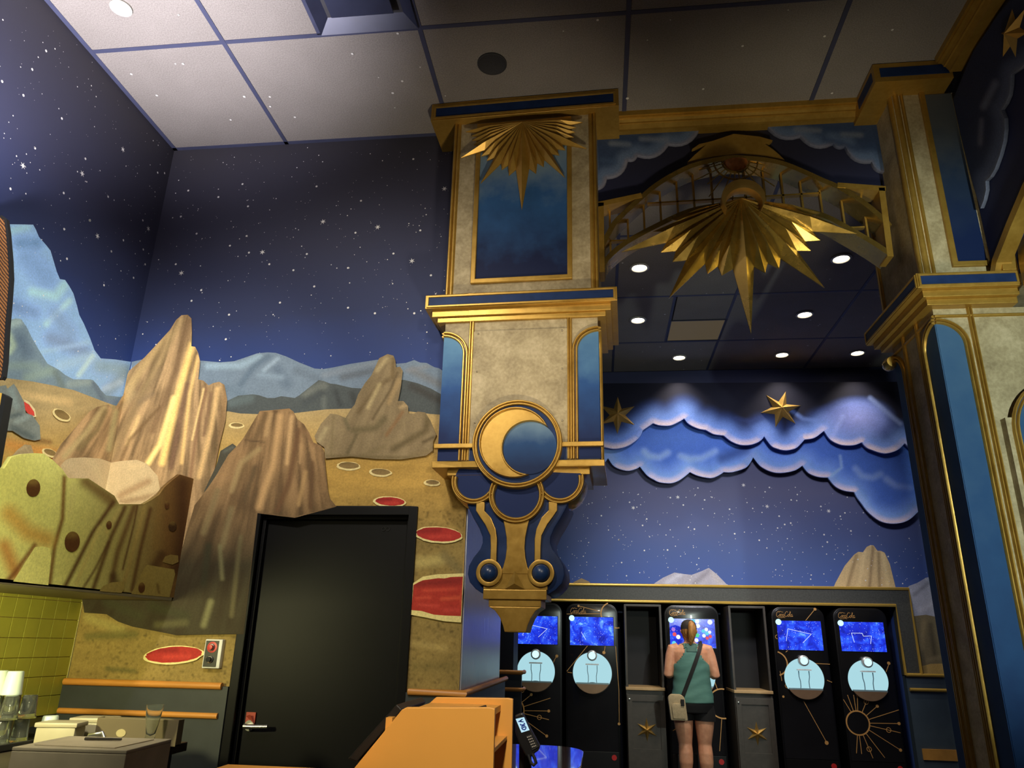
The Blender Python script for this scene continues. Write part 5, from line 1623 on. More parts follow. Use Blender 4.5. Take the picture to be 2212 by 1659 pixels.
def machine(px_l, px_r, label, art, const, woman=False):
    a, b = at_y(px_l, 1400, MY), at_y(px_r, 1400, MY)
    cx, w = (a.x + b.x) / 2, b.x - a.x
    m = thing('soda_dispenser', (cx, MY, 0), label, 'soda dispenser', 'row of soda dispensers')
    k = w / 0.61
    h = w / 2
    F = lambda u, z, d: (u, -d, z)
    MB().prism(round_rect(-h, h, 0.0, MH, 0.11), F, -0.80, 0.0).build('cabinet', SIDEB, m, bevel=0.012, smooth=40)
    MB().prism(round_rect(-h + 0.018, h - 0.018, 0.33, MH - 0.018, 0.10), F, 0.0, 0.012).build('front_panel', GLOSS, m, bevel=0.004, smooth=40)
    MB().prism([(-h + 0.02, 0.10), (h - 0.02, 0.10), (h - 0.02, 0.325), (-h + 0.02, 0.325)], F, 0.0, 0.010).build('kick_panel', SIDEB, m, bevel=0.003)
    MB().box(-h * 0.9, h * 0.9, -0.06, 0.1, 0.0, 0.09).build('plinth', plain('pale_plinth', rgb(150, 150, 146), 0.5), m)
    sx0, sx1, sz0, sz1 = -0.252 * k, 0.252 * k, 1.425, 1.735
    MB().prism([(sx0 - .006, sz0 - .006), (sx1 + .006, sz0 - .006), (sx1 + .006, sz1 + .006), (sx0 - .006, sz1 + .006)], F, 0.012, 0.015).build('screen_bezel', SIDEB, m)
    scr = MB().prism([(sx0, sz0), (sx1, sz0), (sx1, sz1), (sx0, sz1)], F, 0.015, 0.018).build('screen', SCREEN, m)
    if const:
        strokes_mesh([[(sx0 + (sx1 - sx0) * u, sz0 + (sz1 - sz0) * v) for u, v in c] for c in const], 0.004, F, 0.018, 0.0195).build('constellation', WHITEL, scr)
    MB().prism(circ(sx0 + 0.02, sz1 - 0.015, 0.032, 20), F, 0.018, 0.021).build('home_button', GLOWW, scr)
    # name plate lettering
    lw = 0.185
    ls = [[(sx0 + 0.005 + u * lw, 1.775 + v * lw * 0.85) for u, v in s_] for s_ in LOGO]
    strokes_mesh(ls, 0.0040, F, 0.012, 0.0145).build('lettering', LINE, m)
    # dispensing alcove
    ac, ar = (0.0, 1.130), 0.222 * k
    MB().prism(circ(ac[0], ac[1], ar + 0.008, 44), F, 0.011, 0.014).build('alcove_rim', SIDEB, m, smooth=40)
    zt = ac[1] - ar * 0.52
    lit = circ(ac[0], ac[1], ar, 48, R(-31.3), R(211.3))
    al = MB().prism(lit, F, 0.012, 0.017).build('lit_alcove', RECESS, m)
    tr = circ(ac[0], ac[1], ar, 24, R(211.3), R(328.7))
    MB().prism(tr, F, 0.012, 0.055).build('drip_tray', BRONZE, m, bevel=0.004)
    MB().prism([(-ar * 0.84, zt - 0.004), (ar * 0.84, zt - 0.004), (ar * 0.84, zt + 0.012), (-ar * 0.84, zt + 0.012)], F, 0.015, 0.055).build('tray_edge', plain('grey_tray_edge', rgb(150, 180, 190), 0.3, 0.3), m)
    nz_ = 1.315
    nd = MB().lathe([(0.0, -0.075), (0.042, -0.075), (0.056, -0.065), (0.058, -0.03), (0.05, 0.0)], (0.0, -0.014, nz_), 24, 'y').build('nozzle', plain('pale_nozzle', rgb(200, 205, 205), 0.3, 0.3), m, smooth=40)
    MB().lathe([(0.0, -0.079), (0.040, -0.078), (0.040, -0.074)], (0.0, -0.014, nz_), 24, 'y').build('nozzle_light', GLOWW, nd)
    MB().prism([(-0.075, 1.215), (0.075, 1.215), (0.075, 1.228), (-0.075, 1.228)], F, 0.016, 0.07).build('cup_bracket', plain('white_bracket', (0.8, 0.85, 0.86), 0.4), m, bevel=0.002)
    for s in (-1, 1):
        strokes_mesh([[(s * 0.055, 1.21), (s * 0.055, 1.15), (s * 0.045, 1.10), (s * 0.045, 1.05), (s * 0.05, 1.02)]], 0.007, F, 0.018, 0.03).build('bottle_outline', plain('blue_grey_outline', rgb(120, 150, 165), 0.3), m)
    MB().prism(circ(0, 1.018, 0.052, 20, rz=0.014), F, 0.018, 0.035).build('bottle_foot', SIDEB, m)
    MB().prism(circ(h - 0.075, 0.27, 0.028, 20), F, 0.010, 0.016).build('badge', REDB, m, smooth=40)
    # line art
    for c in art['lines']:
        strokes_mesh([c], 0.0062, F, 0.012, 0.0145).build('art_line', LINE, m)
    for (u, z, r_, solid) in art['nodes']:
        ab = MB()
        if solid:
            ab.prism(circ(u, z, r_, 14), F, 0.012, 0.0148)
        else:
            ab.ringprism(circ(u, z, r_, 18), circ(u, z, r_ - 0.006, 18), F, 0.012, 0.0148)
        ab.build('art_node', LINE, m)
    for (u, z, r_, a0, a1) in art['arcs']:
        full = abs(a1 - a0 - 360) < 1
        ab = MB()
        ab.sweep(circ(u, z, r_, 36, R(a0), R(a1)), [(-0.007, 0.012), (-0.007, 0.0152), (0.007, 0.0152), (0.007, 0.012)], F, full)
        ab.build('art_ring', LINE, m)
    return m


def pol(c, r0, r1, a):
    return [(c[0] + r0 * math.cos(R(a)), c[1] + r0 * math.sin(R(a))), (c[0] + r1 * math.cos(R(a)), c[1] + r1 * math.sin(R(a)))]


def sun_art(c, r_, x0, x1, z0, z1, extra=()):
    lines, nodes = [], []
    for a, l, k in ((92, 0.34, 0), (105, 0.30, 0), (84, 0.31, 1), (62, 0.34, 2), (38, 0.28, 1), (18, 0.46, 0), (1, 0.42, 1), (-11, 0.43, 2), (-32, 0.47, 1), (-55, 0.40, 0), (-72, 0.36, 2), (-90, 0.30, 0), (-100, 0.30, 0), (118, 0.26, 0)):
        e = pol(c, r_, l, a)
        # keep inside the panel
        t = 1.0
        for _ in range(40):
            q = (e[0][0] + (e[1][0] - e[0][0]) * t, e[0][1] + (e[1][1] - e[0][1]) * t)
            if x0 <= q[0] <= x1 and z0 <= q[1] <= z1:
                break
            t -= 0.025
        if t < 0.1:
            continue
        lines.append([e[0], q])
        if k == 1:
            nodes.append((q[0], q[1], 0.016, True))
        if k == 2:
            mq = (e[0][0] + (q[0] - e[0][0]) * 0.62, e[0][1] + (q[1] - e[0][1]) * 0.62)
            nodes.append((mq[0], mq[1], 0.026, False))
    return {'lines': lines + list(extra), 'nodes': nodes, 'arcs': [(c[0], c[1], r_, -180, 180)]}


h_ = 0.29
artA = sun_art((-0.16, 0.70), 0.118, -h_, h_, 0.36, 0.98, [[(0.24, 1.30), (0.20, 1.22)]])
artA['nodes'].append((0.24, 1.31, 0.017, True))
artA2 = sun_art((-0.27, 0.71), 0.14, -h_, h_, 0.36, 0.98, [[(0.20, 1.23), (0.235, 1.30)]])
artA2['arcs'] = [(-0.27, 0.71, 0.14, -82, 82)]
artA2['lines'] = [l for l in artA2['lines'] if l[0][0] > -0.28]
artA2['nodes'].append((0.24, 1.30, 0.017, True))
artB = {'lines': [[(-0.29, 1.14), (-0.05, 1.42)], [(0.14, 1.36), (0.15, 1.42)], [(0.27, 1.42), (0.295, 0.95), (0.29, 0.63)], [(-0.29, 1.765), (0.10, 1.775)], [(-0.14, 1.855), (0.10, 1.80)], [(-0.28, 1.13), (-0.23, 1.125)]],
        'nodes': [(0.135, 1.35, 0.018, True), (0.288, 0.61, 0.015, True), (-0.15, 1.857, 0.013, True)], 'arcs': [(0.235, 1.775, 0.125, 110, 205), (0.29, 1.70, 0.08, 250, 290)]}
cS = (0.285, 0.85)
artC = {'lines': [pol(cS, 0.15, 0.30, 160), pol(cS, 0.15, 0.24, 132), pol(cS, 0.15, 0.22, 205), pol(cS, 0.15, 0.42, 235), pol(cS, 0.15, 0.48, 262), pol(cS, 0.15, 0.30, 108), [(-0.27, 0.56), (-0.05, 0.68)]], 'nodes': [(0.045, 0.50, 0.018, True)], 'arcs': [(cS[0], cS[1], 0.15, 80, 280)]}
artD = {'lines': [[(-0.03, 0.90), (0.16, 0.51)], [(-0.235, 1.42), (-0.24, 1.52)], [(-0.17, 1.40), (-0.12, 1.44)], [(0.10, 1.29), (0.29, 1.285)], [(0.24, 1.12), (0.29, 1.10)], [(0.08, 1.74), (0.19, 1.86)], [(-0.24, 1.10), (-0.25, 1.20)]],
        'nodes': [(0.165, 0.495, 0.02, True), (0.195, 1.865, 0.016, True), (-0.245, 1.56, 0.024, False), (-0.19, 1.05, 0.022, False), (-0.24, 0.94, 0.012, True)], 'arcs': [(-0.29, 1.28, 0.125, -75, 75)]}
cst1 = [[(0.18, 0.30), (0.24, 0.72), (0.76, 0.55), (0.55, 0.25)]]
cst2 = [[(0.30, 0.30), (0.26, 0.62), (0.50, 0.62), (0.52, 0.52), (0.70, 0.53), (0.66, 0.26)]]
machine(1103, 1214, 'soda dispenser half hidden behind the hanging pilaster foot and stub wall', artA2, cst1)
machine(1222, 1336, 'soda dispenser left of the first star cabinet with bronze lines down its right side', artB, [[(0.26, 0.45), (0.36, 0.2)]])
machine(1438, 1557, 'soda dispenser the woman in the green top is using', artC, None, True)
machine(1672, 1788, 'soda dispenser right of the second star cabinet with a sun arc at its left edge', artD, cst1)
machine(1807, 1924, 'rightmost soda dispenser with a full bronze sun drawn low on its front', artA, cst2)
# drink choice bubbles on the screen in use
m3 = [o for o in bpy.data.objects if o.name.startswith('soda_dispenser')][2]
rnd = random.Random(8)
bub = [emit('bubble_white', (0.9, 0.95, 1.0), 1.0), emit('bubble_cyan', (0.15, 0.75, 0.95), 0.9), emit('bubble_red', (0.9, 0.10, 0.12), 0.9), emit('bubble_green', (0.10, 0.75, 0.35), 0.9), emit('bubble_violet', (0.45, 0.2, 0.85), 0.9)]
scr3 = [c for c in m3.children if c.name.startswith('screen') and 'bezel' not in c.name][0]
for (u, v, r_, ci_) in [(.44, .92, .020, 0), (.53, .92, .022, 1), (.62, .92, .024, 0), (.90, .90, .028, 0), (.46, .76, .022, 1), (.63, .76, .024, 0), (.08, .62, .022, 4), (.10, .45, .022, 2), (.18, .36, .024, 0), (.52, .58, .024, 1), (.49, .40, .026, 2), (.60, .43, .024, 3),
                        (.58, .26, .022, 0), (.74, .58, .020, 1), (.81, .64, .020, 0), (.88, .55, .018, 0), (.82, .50, .020, 1), (.75, .42, .020, 0), (.82, .34, .018, 2), (.89, .40, .018, 2), (.08, .14, .024, 1)]:
    MB().prism(circ(-0.252 + 0.504 * u, 1.425 + 0.31 * v, r_, 16), lambda a, b, d: (a, -d, b), 0.018, 0.021).build('drink_bubble', bub[ci_], scr3)

# ================================================================ star cabinets between the machines
CAB = plain('graphite_cabinet', rgb(66, 62, 56, k=1.2), 0.5, 0, 0.15, 20)
CABIN = plain('dark_cabinet_lining', rgb(13, 12, 12), 0.6, 0, 0.2, 12)
LEDGE = plain('tan_ledge', rgb(190, 158, 110, k=1.1), 0.45)


def cabinet(pl, pr, ytop, label):
    CYF = 8.80
    a, b = at_y(pl, 1515, CYF), at_y(pr, 1515, CYF)
    cx, w = (a.x + b.x) / 2, (b.x - a.x)
    h = w / 2
    c = thing('shelf_cabinet', (cx, CYF, 0), label, 'cabinet')
    zt, zl = 1.875, 1.005
    t = 0.022
    MB().box(-h, -h + t, 0.02, 0.6, 0, zt).box(h - t, h, 0.02, 0.6, 0, zt).box(-h + t, h - t, 0.02, 0.6, zt - t, zt).build('carcass', CAB, c, bevel=0.002)
    MB().box(-h + t, h - t, 0.55, 0.57, zl, zt - t).box(-h + t, -h + t + 0.004, 0.03, 0.55, zl, zt - t).box(h - t - 0.004, h - t, 0.03, 0.55, zl, zt - t).build('lining', CABIN, c)
    MB().box(-h - 0.004, h + 0.004, -0.008, 0.55, zl - 0.03, zl).build('ledge', LEDGE, c, bevel=0.004)
    MB().box(-h + t, h - t, 0.03, 0.55, 0.0, zl - 0.03).build('body', CAB, c)
    d = MB().ringprism([(-h + 0.006, 0.06), (h - 0.006, 0.06), (h - 0.006, zl - 0.075), (-h + 0.006, zl - 0.075)], [(-h + 0.06, 0.40), (h - 0.06, 0.40), (h - 0.06, zl - 0.14), (-h + 0.06, zl - 0.14)], lambda u, z, q: (u, -q, z), 0.0, 0.02)
    d.box(-h + 0.05, h - 0.05, -0.008, 0.0, 0.2, zl - 0.13)
    dr = d.build('door', CAB, c, bevel=0.002)
    MB().lathe([(0.0, -0.014), (0.009, -0.012), (0.011, 0.0)], (-h + 0.03, -0.02, zl - 0.12), 12, 'y').build('lock', CHROME, dr, smooth=40)
    s_ = star3d(MB(), 0.118, 0.05, 0.0, 0.36)
    so = s_.build('star_ornament', STARGOLD, dr, label='gilded six-pointed star')
    so.location = (0.0, -0.008, 0.585)
    return c


cabinet(1353.5, 1437, 1308, 'dark cabinet with gilded star door left of the woman')
cabinet(1588, 1671, 1308, 'dark cabinet with gilded star door right of the woman')
# ================================================================ kitchen pass hood with painted rock cut-out
HX = -2.494
hood = thing('pass_hood', (HX, 3.4, 1.625), 'cheese-yellow rock cut-out hood over the mustard tiled kitchen pass', 'hood')
hpx = [(-140, 1246), (-140, 1000), (-60, 1010), (0, 1012), (16, 987), (40, 981), (68, 979), (86, 980), (106, 994), (126.6, 1014), (138, 1031), (141, 1033), (183, 1033.6), (226, 1062), (239.6, 1071), (249.8, 1089), (303, 1089), (320, 1080), (337, 1068.6), (348, 1052.8),
       (366, 1037), (382, 1025), (405, 1032), (427, 1040), (429, 1048), (420, 1087), (411, 1148), (402, 1198), (389, 1262), (380, 1292)]


def hoodfn(px, C):  # yellow to brown paint, lamp falloff towards the right included in the colour
    x = px[:, 0]
    a, b = np.array(s2l((205, 196, 104))), np.array(s2l((112, 80, 36)))
    t = np.clip((x - 110) / 250, 0, 1)[:, None]
    return a * (1 - t) + b * t


BR = (84, 52, 22)
hs = [([(139, 1031), (135, 1120), (118, 1180), (106, 1270)], 9, (112, 74, 30), .95), ([(20, 1110), (60, 1150), (100, 1165)], 34, (190, 140, 58), .8), ([(10, 1180), (40, 1250)], 30, (176, 110, 44), .8), ([(75, 1178), (30, 1240), (12, 1258)], 10, (120, 72, 32), .9),
      ([(185, 1040), (240, 1080)], 26, (96, 62, 26), .8), ([(245, 1085), (200, 1150), (140, 1268)], 9, BR, .95), ([(160, 1050), (150, 1110)], 14, (190, 176, 96), .7), ([(270, 1095), (240, 1160), (200, 1276)], 9, BR, .9), ([(235, 1170), (205, 1230), (180, 1270)], 5, BR, .8),
      ([(215, 1140), (165, 1260)], 8, (186, 166, 86), .8), ([(258, 1100), (230, 1150)], 8, (178, 156, 82), .7), ([(290, 1095), (255, 1190), (235, 1280)], 11, (92, 58, 26), .8), ([(297, 1092), (290, 1130), (265, 1230)], 4, BR, .9), ([(312, 1095), (285, 1200), (268, 1258)], 8, (160, 134, 66), .9),
      ([(325, 1100), (305, 1180), (285, 1275)], 8, BR, .85), ([(345, 1080), (335, 1180)], 12, (128, 98, 44), .6), ([(395, 1045), (395, 1150), (385, 1230)], 34, (70, 42, 18), .9), ([(350, 1200), (330, 1230)], 20, (74, 46, 20), .8), ([(245, 1245), (255, 1280)], 16, (70, 44, 20), .8)]
HT = (1.0, 0.95, 0.74)
pn = paint('cutout_panel', hpx, 'X', HX - 0.02, 0, hood, (190, 170, 90), hs, 0.75, 0.009, 0.02, fn=hoodfn, tint=HT)
pn.matrix_parent_inverse = Matrix.Translation(-Vector(hood.location))


def hood_paint(nm, poly, base, st=(), lay=1, **k):
    o_ = paint(nm, poly, 'X', HX, 0.0008 * lay, hood, base, st, 0.75, 0.012, tint=HT, **k)
    if o_:
        o_.matrix_parent_inverse = Matrix.Translation(-Vector(hood.location))


hood_paint('painted_block', [(28, 1256), (75, 1182), (92, 1180), (107, 1184), (110, 1205), (104, 1264)], (214, 204, 110))
hood_paint('painted_block', [(283, 1283), (313, 1224), (318, 1220), (376, 1230), (378, 1240), (366, 1290)], (150, 128, 60), [([(340, 1262), (345, 1288)], 5, (96, 70, 30), .8)])
hood_paint('painted_block', [(350, 1214), (356, 1202), (368, 1198), (384, 1200), (385, 1214), (372, 1220)], (132, 108, 50), lay=2)
hood_paint('painted_block', [(214, 1277), (222, 1266), (240, 1258), (270, 1256), (268, 1272), (262, 1281)], (150, 128, 62), lay=2)
for i, (cx, cy, rx, ry) in enumerate([(71, 1054, 15, 19), (155, 1170, 16.5, 22), (234.5, 1134, 6, 9), (360, 1091, 5, 8.5), (305, 1269, 7, 11), (372, 1137, 9, 11)]):
    hood_paint('painted_hole', ell(cx, cy, rx, ry, 6, 24), (84, 50, 20) if i < 5 else (60, 38, 16), [([(cx - rx * .3, cy - ry * .8), (cx + rx * .3, cy - ry * .8)], ry * .8, (140, 112, 50), .6)], lay=3)
hm = MB(hood.location)
hm.box(LW + 0.015, HX, 1.2, 4.25, 1.625, 1.648)
hm.build('hood_shelf', plain('grey_hood_shelf', rgb(128, 118, 92), 0.5), hood, bevel=0.002)

# woven figure standing on the hood at the left edge
fig = thing('cutout_figure', (-2.85, 2.9, 1.65), 'brown woven cut-out figure with black outline and yellow post at the left edge', 'cut-out')
fpx = [(0, 465), (10, 473), (14, 500), (19, 560), (20.5, 600), (17, 650), (12.5, 700), (8, 780), (4, 812), (0, 818)]
fw_ = [(p.x, p.z) for p in (at_y(a, b, 2.88) for a, b in fpx)]
outl = [(-3.03, fw_[0][1] + 0.02)] + fw_ + [(-3.03, fw_[-1][1])]
WEAVE = NT('brown_weave')
_v = WEAVE.coord('Object', (1, 1, 1))
_w = WEAVE.n('ShaderNodeTexWave', wave_type='BANDS', bands_direction='DIAGONAL')
_w.inputs['Scale'].default_value = 38
_w.inputs['Distortion'].default_value = 2.5
_w.inputs['Detail'].default_value = 2
WEAVE.l(_v, _w.inputs[0])
WEAVE.set(**{'Base Color': WEAVE.ramp(_w.outputs['Fac'], [(0.2, rgb(56, 34, 18)), (0.8, rgb(160, 104, 54))]), 'Roughness': 0.8})
WEAVE = WEAVE.m
BLK = plain('matt_black', (0.008, 0.008, 0.009), 0.7)
fo_ = fig.location
MB((fo_.x, 0, fo_.z)).prism(outl, lambda a, b, d: (a, -d, b), 0.0, 0.012).build('woven_body', WEAVE, fig)
MB((fo_.x, 0, fo_.z)).sweep(fw_, [(-0.006, -0.004), (-0.006, 0.016), (0.006, 0.016), (0.006, -0.004)], lambda a, b, d: (a, -d, b)).build('black_outline', BLK, fig)
pp = [(p.x, p.z) for p in (at_y(a, b, 2.88) for a, b in [(-8, 846), (9, 851), (9, 1010), (-8, 1010)])]
MB((fo_.x, 0, fo_.z)).prism([(pp[0][0] - 0.02, pp[0][1]), pp[1], (pp[2][0], 1.655), (pp[3][0] - 0.02, 1.655)], lambda a, b, d: (a, -d, b), 0.0, 0.03).build('post', plain('yellow_wood_post', rgb(176, 140, 60, k=1.2), 0.7, 0, 0.4, 30, 0.3, stretch=(1, 1, .2)), fig)
p0, p1 = at_y(9, 851, 2.88), at_y(17, 857, 2.88)
MB((fo_.x, 0, fo_.z)).prism([(p0.x, p0.z), (p1.x, p1.z), (at_y(16, 985, 2.88).x, 1.655), (at_y(8, 985, 2.88).x, 1.655)], lambda a, b, d: (a, -d, b), -0.01, 0.032).build('black_edge', BLK, fig)

# ================================================================ switch box on the mural
sw = thing('switch_box', at_y(465, 1412, DW), 'white push-button box with red and black buttons on the mural beside the door', 'switch box')
MB().box(-0.052, 0.052, -0.055, -0.022, -0.078, 0.078).build('housing', plain('white_switch_housing', (0.78, 0.78, 0.74), 0.4), sw, bevel=0.005)
MB().box(-0.045, 0.032, -0.058, -0.054, -0.07, 0.07).build('face_plate', plain('black_face_plate', (0.012, 0.012, 0.014), 0.4), sw)
MB().lathe([(0.0, -0.062), (0.03, -0.060), (0.03, -0.056)], (-0.004, 0, 0.035), 20, 'y').build('red_collar', REDB, sw)
for z_, m_ in ((0.035, REDB), (-0.03, BLK)):
    MB().lathe([(0.0, -0.086), (0.014, -0.084), (0.015, -0.06)], (-0.006, 0, z_), 18, 'y').build('button', m_, sw, smooth=40)
    MB().lathe([(0.016, -0.070), (0.020, -0.066), (0.020, -0.056), (0.016, -0.056)], (-0.006, 0, z_), 18, 'y').build('button_ring', CHROME, sw, smooth=40)
sw.location.y += 0.02

# ================================================================ counter on the left with cups
CT = 0.955
cnt = thing('kitchen_counter', (-2.6, 3.2, 0), 'grey kitchen counter under the mustard tiles', 'counter')
MB((-2.6, 3.2, 0)).box(LW + 0.02, -1.98, 1.9, 3.72, CT - 0.04, CT).build('worktop', plain('grey_worktop', rgb(60, 54, 44), 0.4), cnt, bevel=0.004)
MB((-2.6, 3.2, 0)).box(LW + 0.02, -2.04, 1.95, 3.70, 0.0, CT - 0.04).build('base', SLATE, cnt)
tray = thing('serving_tray', (-2.72, 3.33, CT), 'black serving tray holding the upturned cups', 'tray')
MB().box(-0.30, 0.20, -0.34, 0.24, 0.0, 0.012).build('tray_floor', BLK, tray, bevel=0.004)
MB().ringprism([(-0.31, -0.35), (0.21, -0.35), (0.21, 0.25), (-0.31, 0.25)], [(-0.295, -0.335), (0.195, -0.335), (0.195, 0.235), (-0.295, 0.235)], lambda a, b, d: (a, b, d), 0.004, 0.03).build('tray_rim', BLK, tray, bevel=0.003)
CUPG = NT('clear_plastic')
CUPG.set(**{'Base Color': (0.86, 0.90, 0.86), 'Roughness': 0.03, 'Transmission Weight': 0.97, 'IOR': 1.22})
CUPG = CUPG.m
CUPW = plain('white_plastic_cup', rgb(196, 210, 200, k=1.1), 0.35, 0, 0.04)
cupc = MB().lathe([(0.038, 0.0), (0.040, 0.004), (0.038, 0.010), (0.036, 0.012), (0.030, 0.092), (0.026, 0.098), (0.0, 0.098), (0.0, 0.094), (0.025, 0.094), (0.034, 0.010)], (0, 0, 0), 22).mesh('cup', CUPG, 50)
cupw = MB().lathe([(0.042, 0.0), (0.043, 0.006), (0.041, 0.012), (0.033, 0.096), (0.030, 0.100), (0.0, 0.100)], (0, 0, 0), 22).mesh('cup', CUPW, 50)
bx = [-2.80, -2.715, -2.63]
names = ['left', 'middle', 'right']
for lv in range(2):
    for r_ in range(2):
        for i in range(3):
            place('cup', cupc, None, (bx[i] + 0.015 * lv + 0.02 * r_, 3.30 + 0.09 * r_, CT + 0.014 + 0.099 * lv), label='clear upturned cup, %s one of the %s row, %s layer of the pyramid' % (names[i], ('front', 'back')[r_], ('bottom', 'second')[lv]), cat='cup', group='clear cups in the pyramid')
place('cup', cupw, None, (-2.745, 3.36, CT + 0.014 + 0.198), label='white cup upturned on the pyramid, the one nearer the frame edge', cat='cup', group='white cups')
place('cup', cupw, None, (-2.655, 3.34, CT + 0.014 + 0.198), label='white cup upturned on the pyramid, nearer the lidded tubs', cat='cup', group='white cups')
wq = at_z(100, 1597, CT + 0.016)
place('cup', cupw, None, (wq.x, wq.y, CT + 0.016), label='white cup upturned on the tray beside the lidded bowls', cat='cup', group='white cups')
BOWL = plain('ivory_bowl', rgb(168, 160, 136), 0.4, 0, 0.05)
for i, (px_, py_, s, lb) in enumerate([(140, 1596, 1.0, 'ivory lidded tub in front, nearer the cups'), (185, 1588, 1.05, 'ivory lidded tub behind, nearer the grey bin')]):
    p_ = at_z(px_, py_, CT)
    t_ = thing('lidded_tub', (p_.x + 0.14 + 0.04 * i, (3.42, 3.60)[i], CT), lb, 'tub', 'ivory lidded tubs', rz=R(10))
    MB().prism(round_rect(-0.085 * s, 0.085 * s, -0.06, 0.06, 0.03)[0:], lambda a, b, d: (a, b, d), 0.0, 0.082 * s).build('tub', BOWL, t_, bevel=0.006, smooth=40)
    MB().prism(round_rect(-0.093 * s, 0.093 * s, -0.066, 0.066, 0.034), lambda a, b, d: (a, b, d), 0.082 * s, 0.102 * s).build('lid', BOWL, t_, bevel=0.006, smooth=40)
bp0, bp1 = at_y(214, 1549, 3.55), at_y(380, 1614, 3.55)
bin_ = thing('storage_bin', ((bp0.x + bp1.x) / 2, 3.62, CT), 'grey translucent plastic bin with a round hole behind the glass', 'bin')
hw = (bp1.x - bp0.x) / 2
SMOKE = NT('smoky_plastic')
SMOKE.set(**{'Base Color': rgb(120, 108, 86), 'Roughness': 0.35, 'Transmission Weight': 0.25, 'IOR': 1.3})
SMOKE = SMOKE.m
ht = bp0.z - CT
MB().box(-hw, hw, -0.08, -0.074, 0.0, ht).build('front_wall', SMOKE, bin_, bevel=0.002)
MB().box(-hw, hw, -0.034, -0.03, 0.0, ht).box(-hw, -hw + 0.006, -0.074, -0.034, 0.0, ht).box(hw - 0.006, hw, -0.074, -0.034, 0.0, ht).box(-hw, hw, -0.074, -0.034, 0.0, 0.006).build('walls', SMOKE, bin_)
hq = at_y(259, 1584, 3.53)
MB().prism(circ(hq.x - bin_.location.x, hq.z - CT, 0.024, 22, rz=0.017), lambda a, b, d: (a, -0.08 - d, b), 0.0, 0.003).build('round_label', plain('pale_round_label', rgb(170, 156, 116), 0.5), bin_)
gq = at_z(325, 1592, CT + 0.0)
gl = thing('glass_vase', (gq.x, min(gq.y, 3.50), CT), 'tall clear glass in front of the grey bin', 'glass')
gl.location = at_y(324, 1592, 3.46)
gl.location.z = CT
MB().lathe([(0.0, 0.0), (0.040, 0.0), (0.042, 0.006), (0.034, 0.014), (0.022, 0.03), (0.020, 0.06), (0.028, 0.10), (0.038, 0.18), (0.036, 0.18), (0.026, 0.10), (0.017, 0.06), (0.0, 0.05)], (0, 0, 0), 26).build('glass_body', CUPG, gl, smooth=50)
# paper box with sheet and pen
pb = thing('paper_box', (-2.02, 2.55, CT), 'long pale box with paper sheets lying on the counter', 'box', rz=R(4))
c0, c1 = at_y(20, 1640, 2.6), at_y(262, 1622, 2.6)
pb.location = ((c0.x + c1.x) / 2, 2.76, CT)
lw_ = (c1.x - c0.x) / 2
hz = c1.z - CT
MB().box(-lw_, lw_, -0.16, 0.16, 0.0, hz - 0.012).build('carton', plain('pale_carton', rgb(176, 166, 140, k=1.1), 0.7), pb, bevel=0.003)
MB().box(-lw_, lw_, -0.16, 0.16, hz - 0.012, hz).build('carton_lid', plain('pale_carton', rgb(176, 166, 140, k=1.1), 0.7), pb, bevel=0.003)
pap = thing('paper_sheet', (pb.location.x - 0.01, 2.62, CT + hz), 'white paper sheet on the long pale box', 'paper')
pap.location.y = 2.76
MB().box(-0.14, 0.16, -0.12, 0.12, 0.0005, 0.003).build('sheet', plain('paper_white', rgb(186, 174, 146, k=1.1), 0.8), pap)
pen = MB().tube([(-0.07, 0, 0), (0.06, 0.02, 0)], [0.005, 0.004], 8).build('pen', plain('grey_pen', rgb(60, 56, 48), 0.4), None, label='grey pen lying on the paper sheet', cat='pen')
pen.location = (pb.location.x + 0.01, 2.78, CT + hz + 0.009)
hk = MB().tube([(0, 0, 0.0), (0.03, 0, 0.05), (0.07, 0, 0.055), (0.095, 0, 0.03), (0.10, 0, 0.0)], 0.006, 8).build('wire_handle', CHROME, None, smooth=60, label='curved chrome handle behind the long pale box', cat='handle')
hkp = at_y(170, 1606, 3.0)
hk.location = (hkp.x, 3.0, CT + 0.0)
hk.scale = (1.3, 1, 2.0)

# ================================================================ kiosk, monitor, terminal
ORANGE = plain('amber_painted_wood', rgb(206, 146, 66, k=1.25), 0.42, 0, 0.05, 2)
KY0, KY1 = 2.40, 2.78
kio = thing('order_kiosk', (-0.5, KY0, 0.0), 'amber wooden order kiosk with sloping side below the hanging pilaster', 'kiosk')


def kp(pts, Y):
    return [(p.x, p.z) for p in (at_y(a, b, Y) for a, b in pts)]


def KF(u, z, d):
    return (u + 0.5, -d, z)


n0 = kp([(765, 1659), (868, 1533), (878, 1528), (1058, 1528), (1069, 1531)], KY0)
sl = (n0[0][0] - n0[1][0]) / (n0[0][1] - n0[1][1])
nearp = [(n0[1][0] + sl * (0.8 - n0[1][1]), 0.8)] + n0[1:] + [(n0[4][0], 0.8)]
MB().prism(nearp, KF, -0.022, 0.0).build('near_panel', ORANGE, kio, bevel=0.003)
f0 = kp([(900, 1550), (924, 1522), (942, 1506), (1098, 1508), (1108, 1510)], KY1)
farp_ = [(f0[1][0] + 0.03, 0.8), (f0[1][0] + 0.03, f0[1][1] - 0.03)] + f0[1:] + [(f0[4][0], 0.8)]
MB().prism(farp_, KF, -(KY1 - KY0) - 0.022, -(KY1 - KY0)).build('far_panel', ORANGE, kio, bevel=0.003)
zt_ = n0[3][1] - 0.02
MB((-0.5, KY0, 0)).box(n0[2][0] - 0.005, n0[4][0] - 0.03, KY0 + 0.022, KY1, zt_ - 0.02, zt_).build('top_panel', ORANGE, kio)
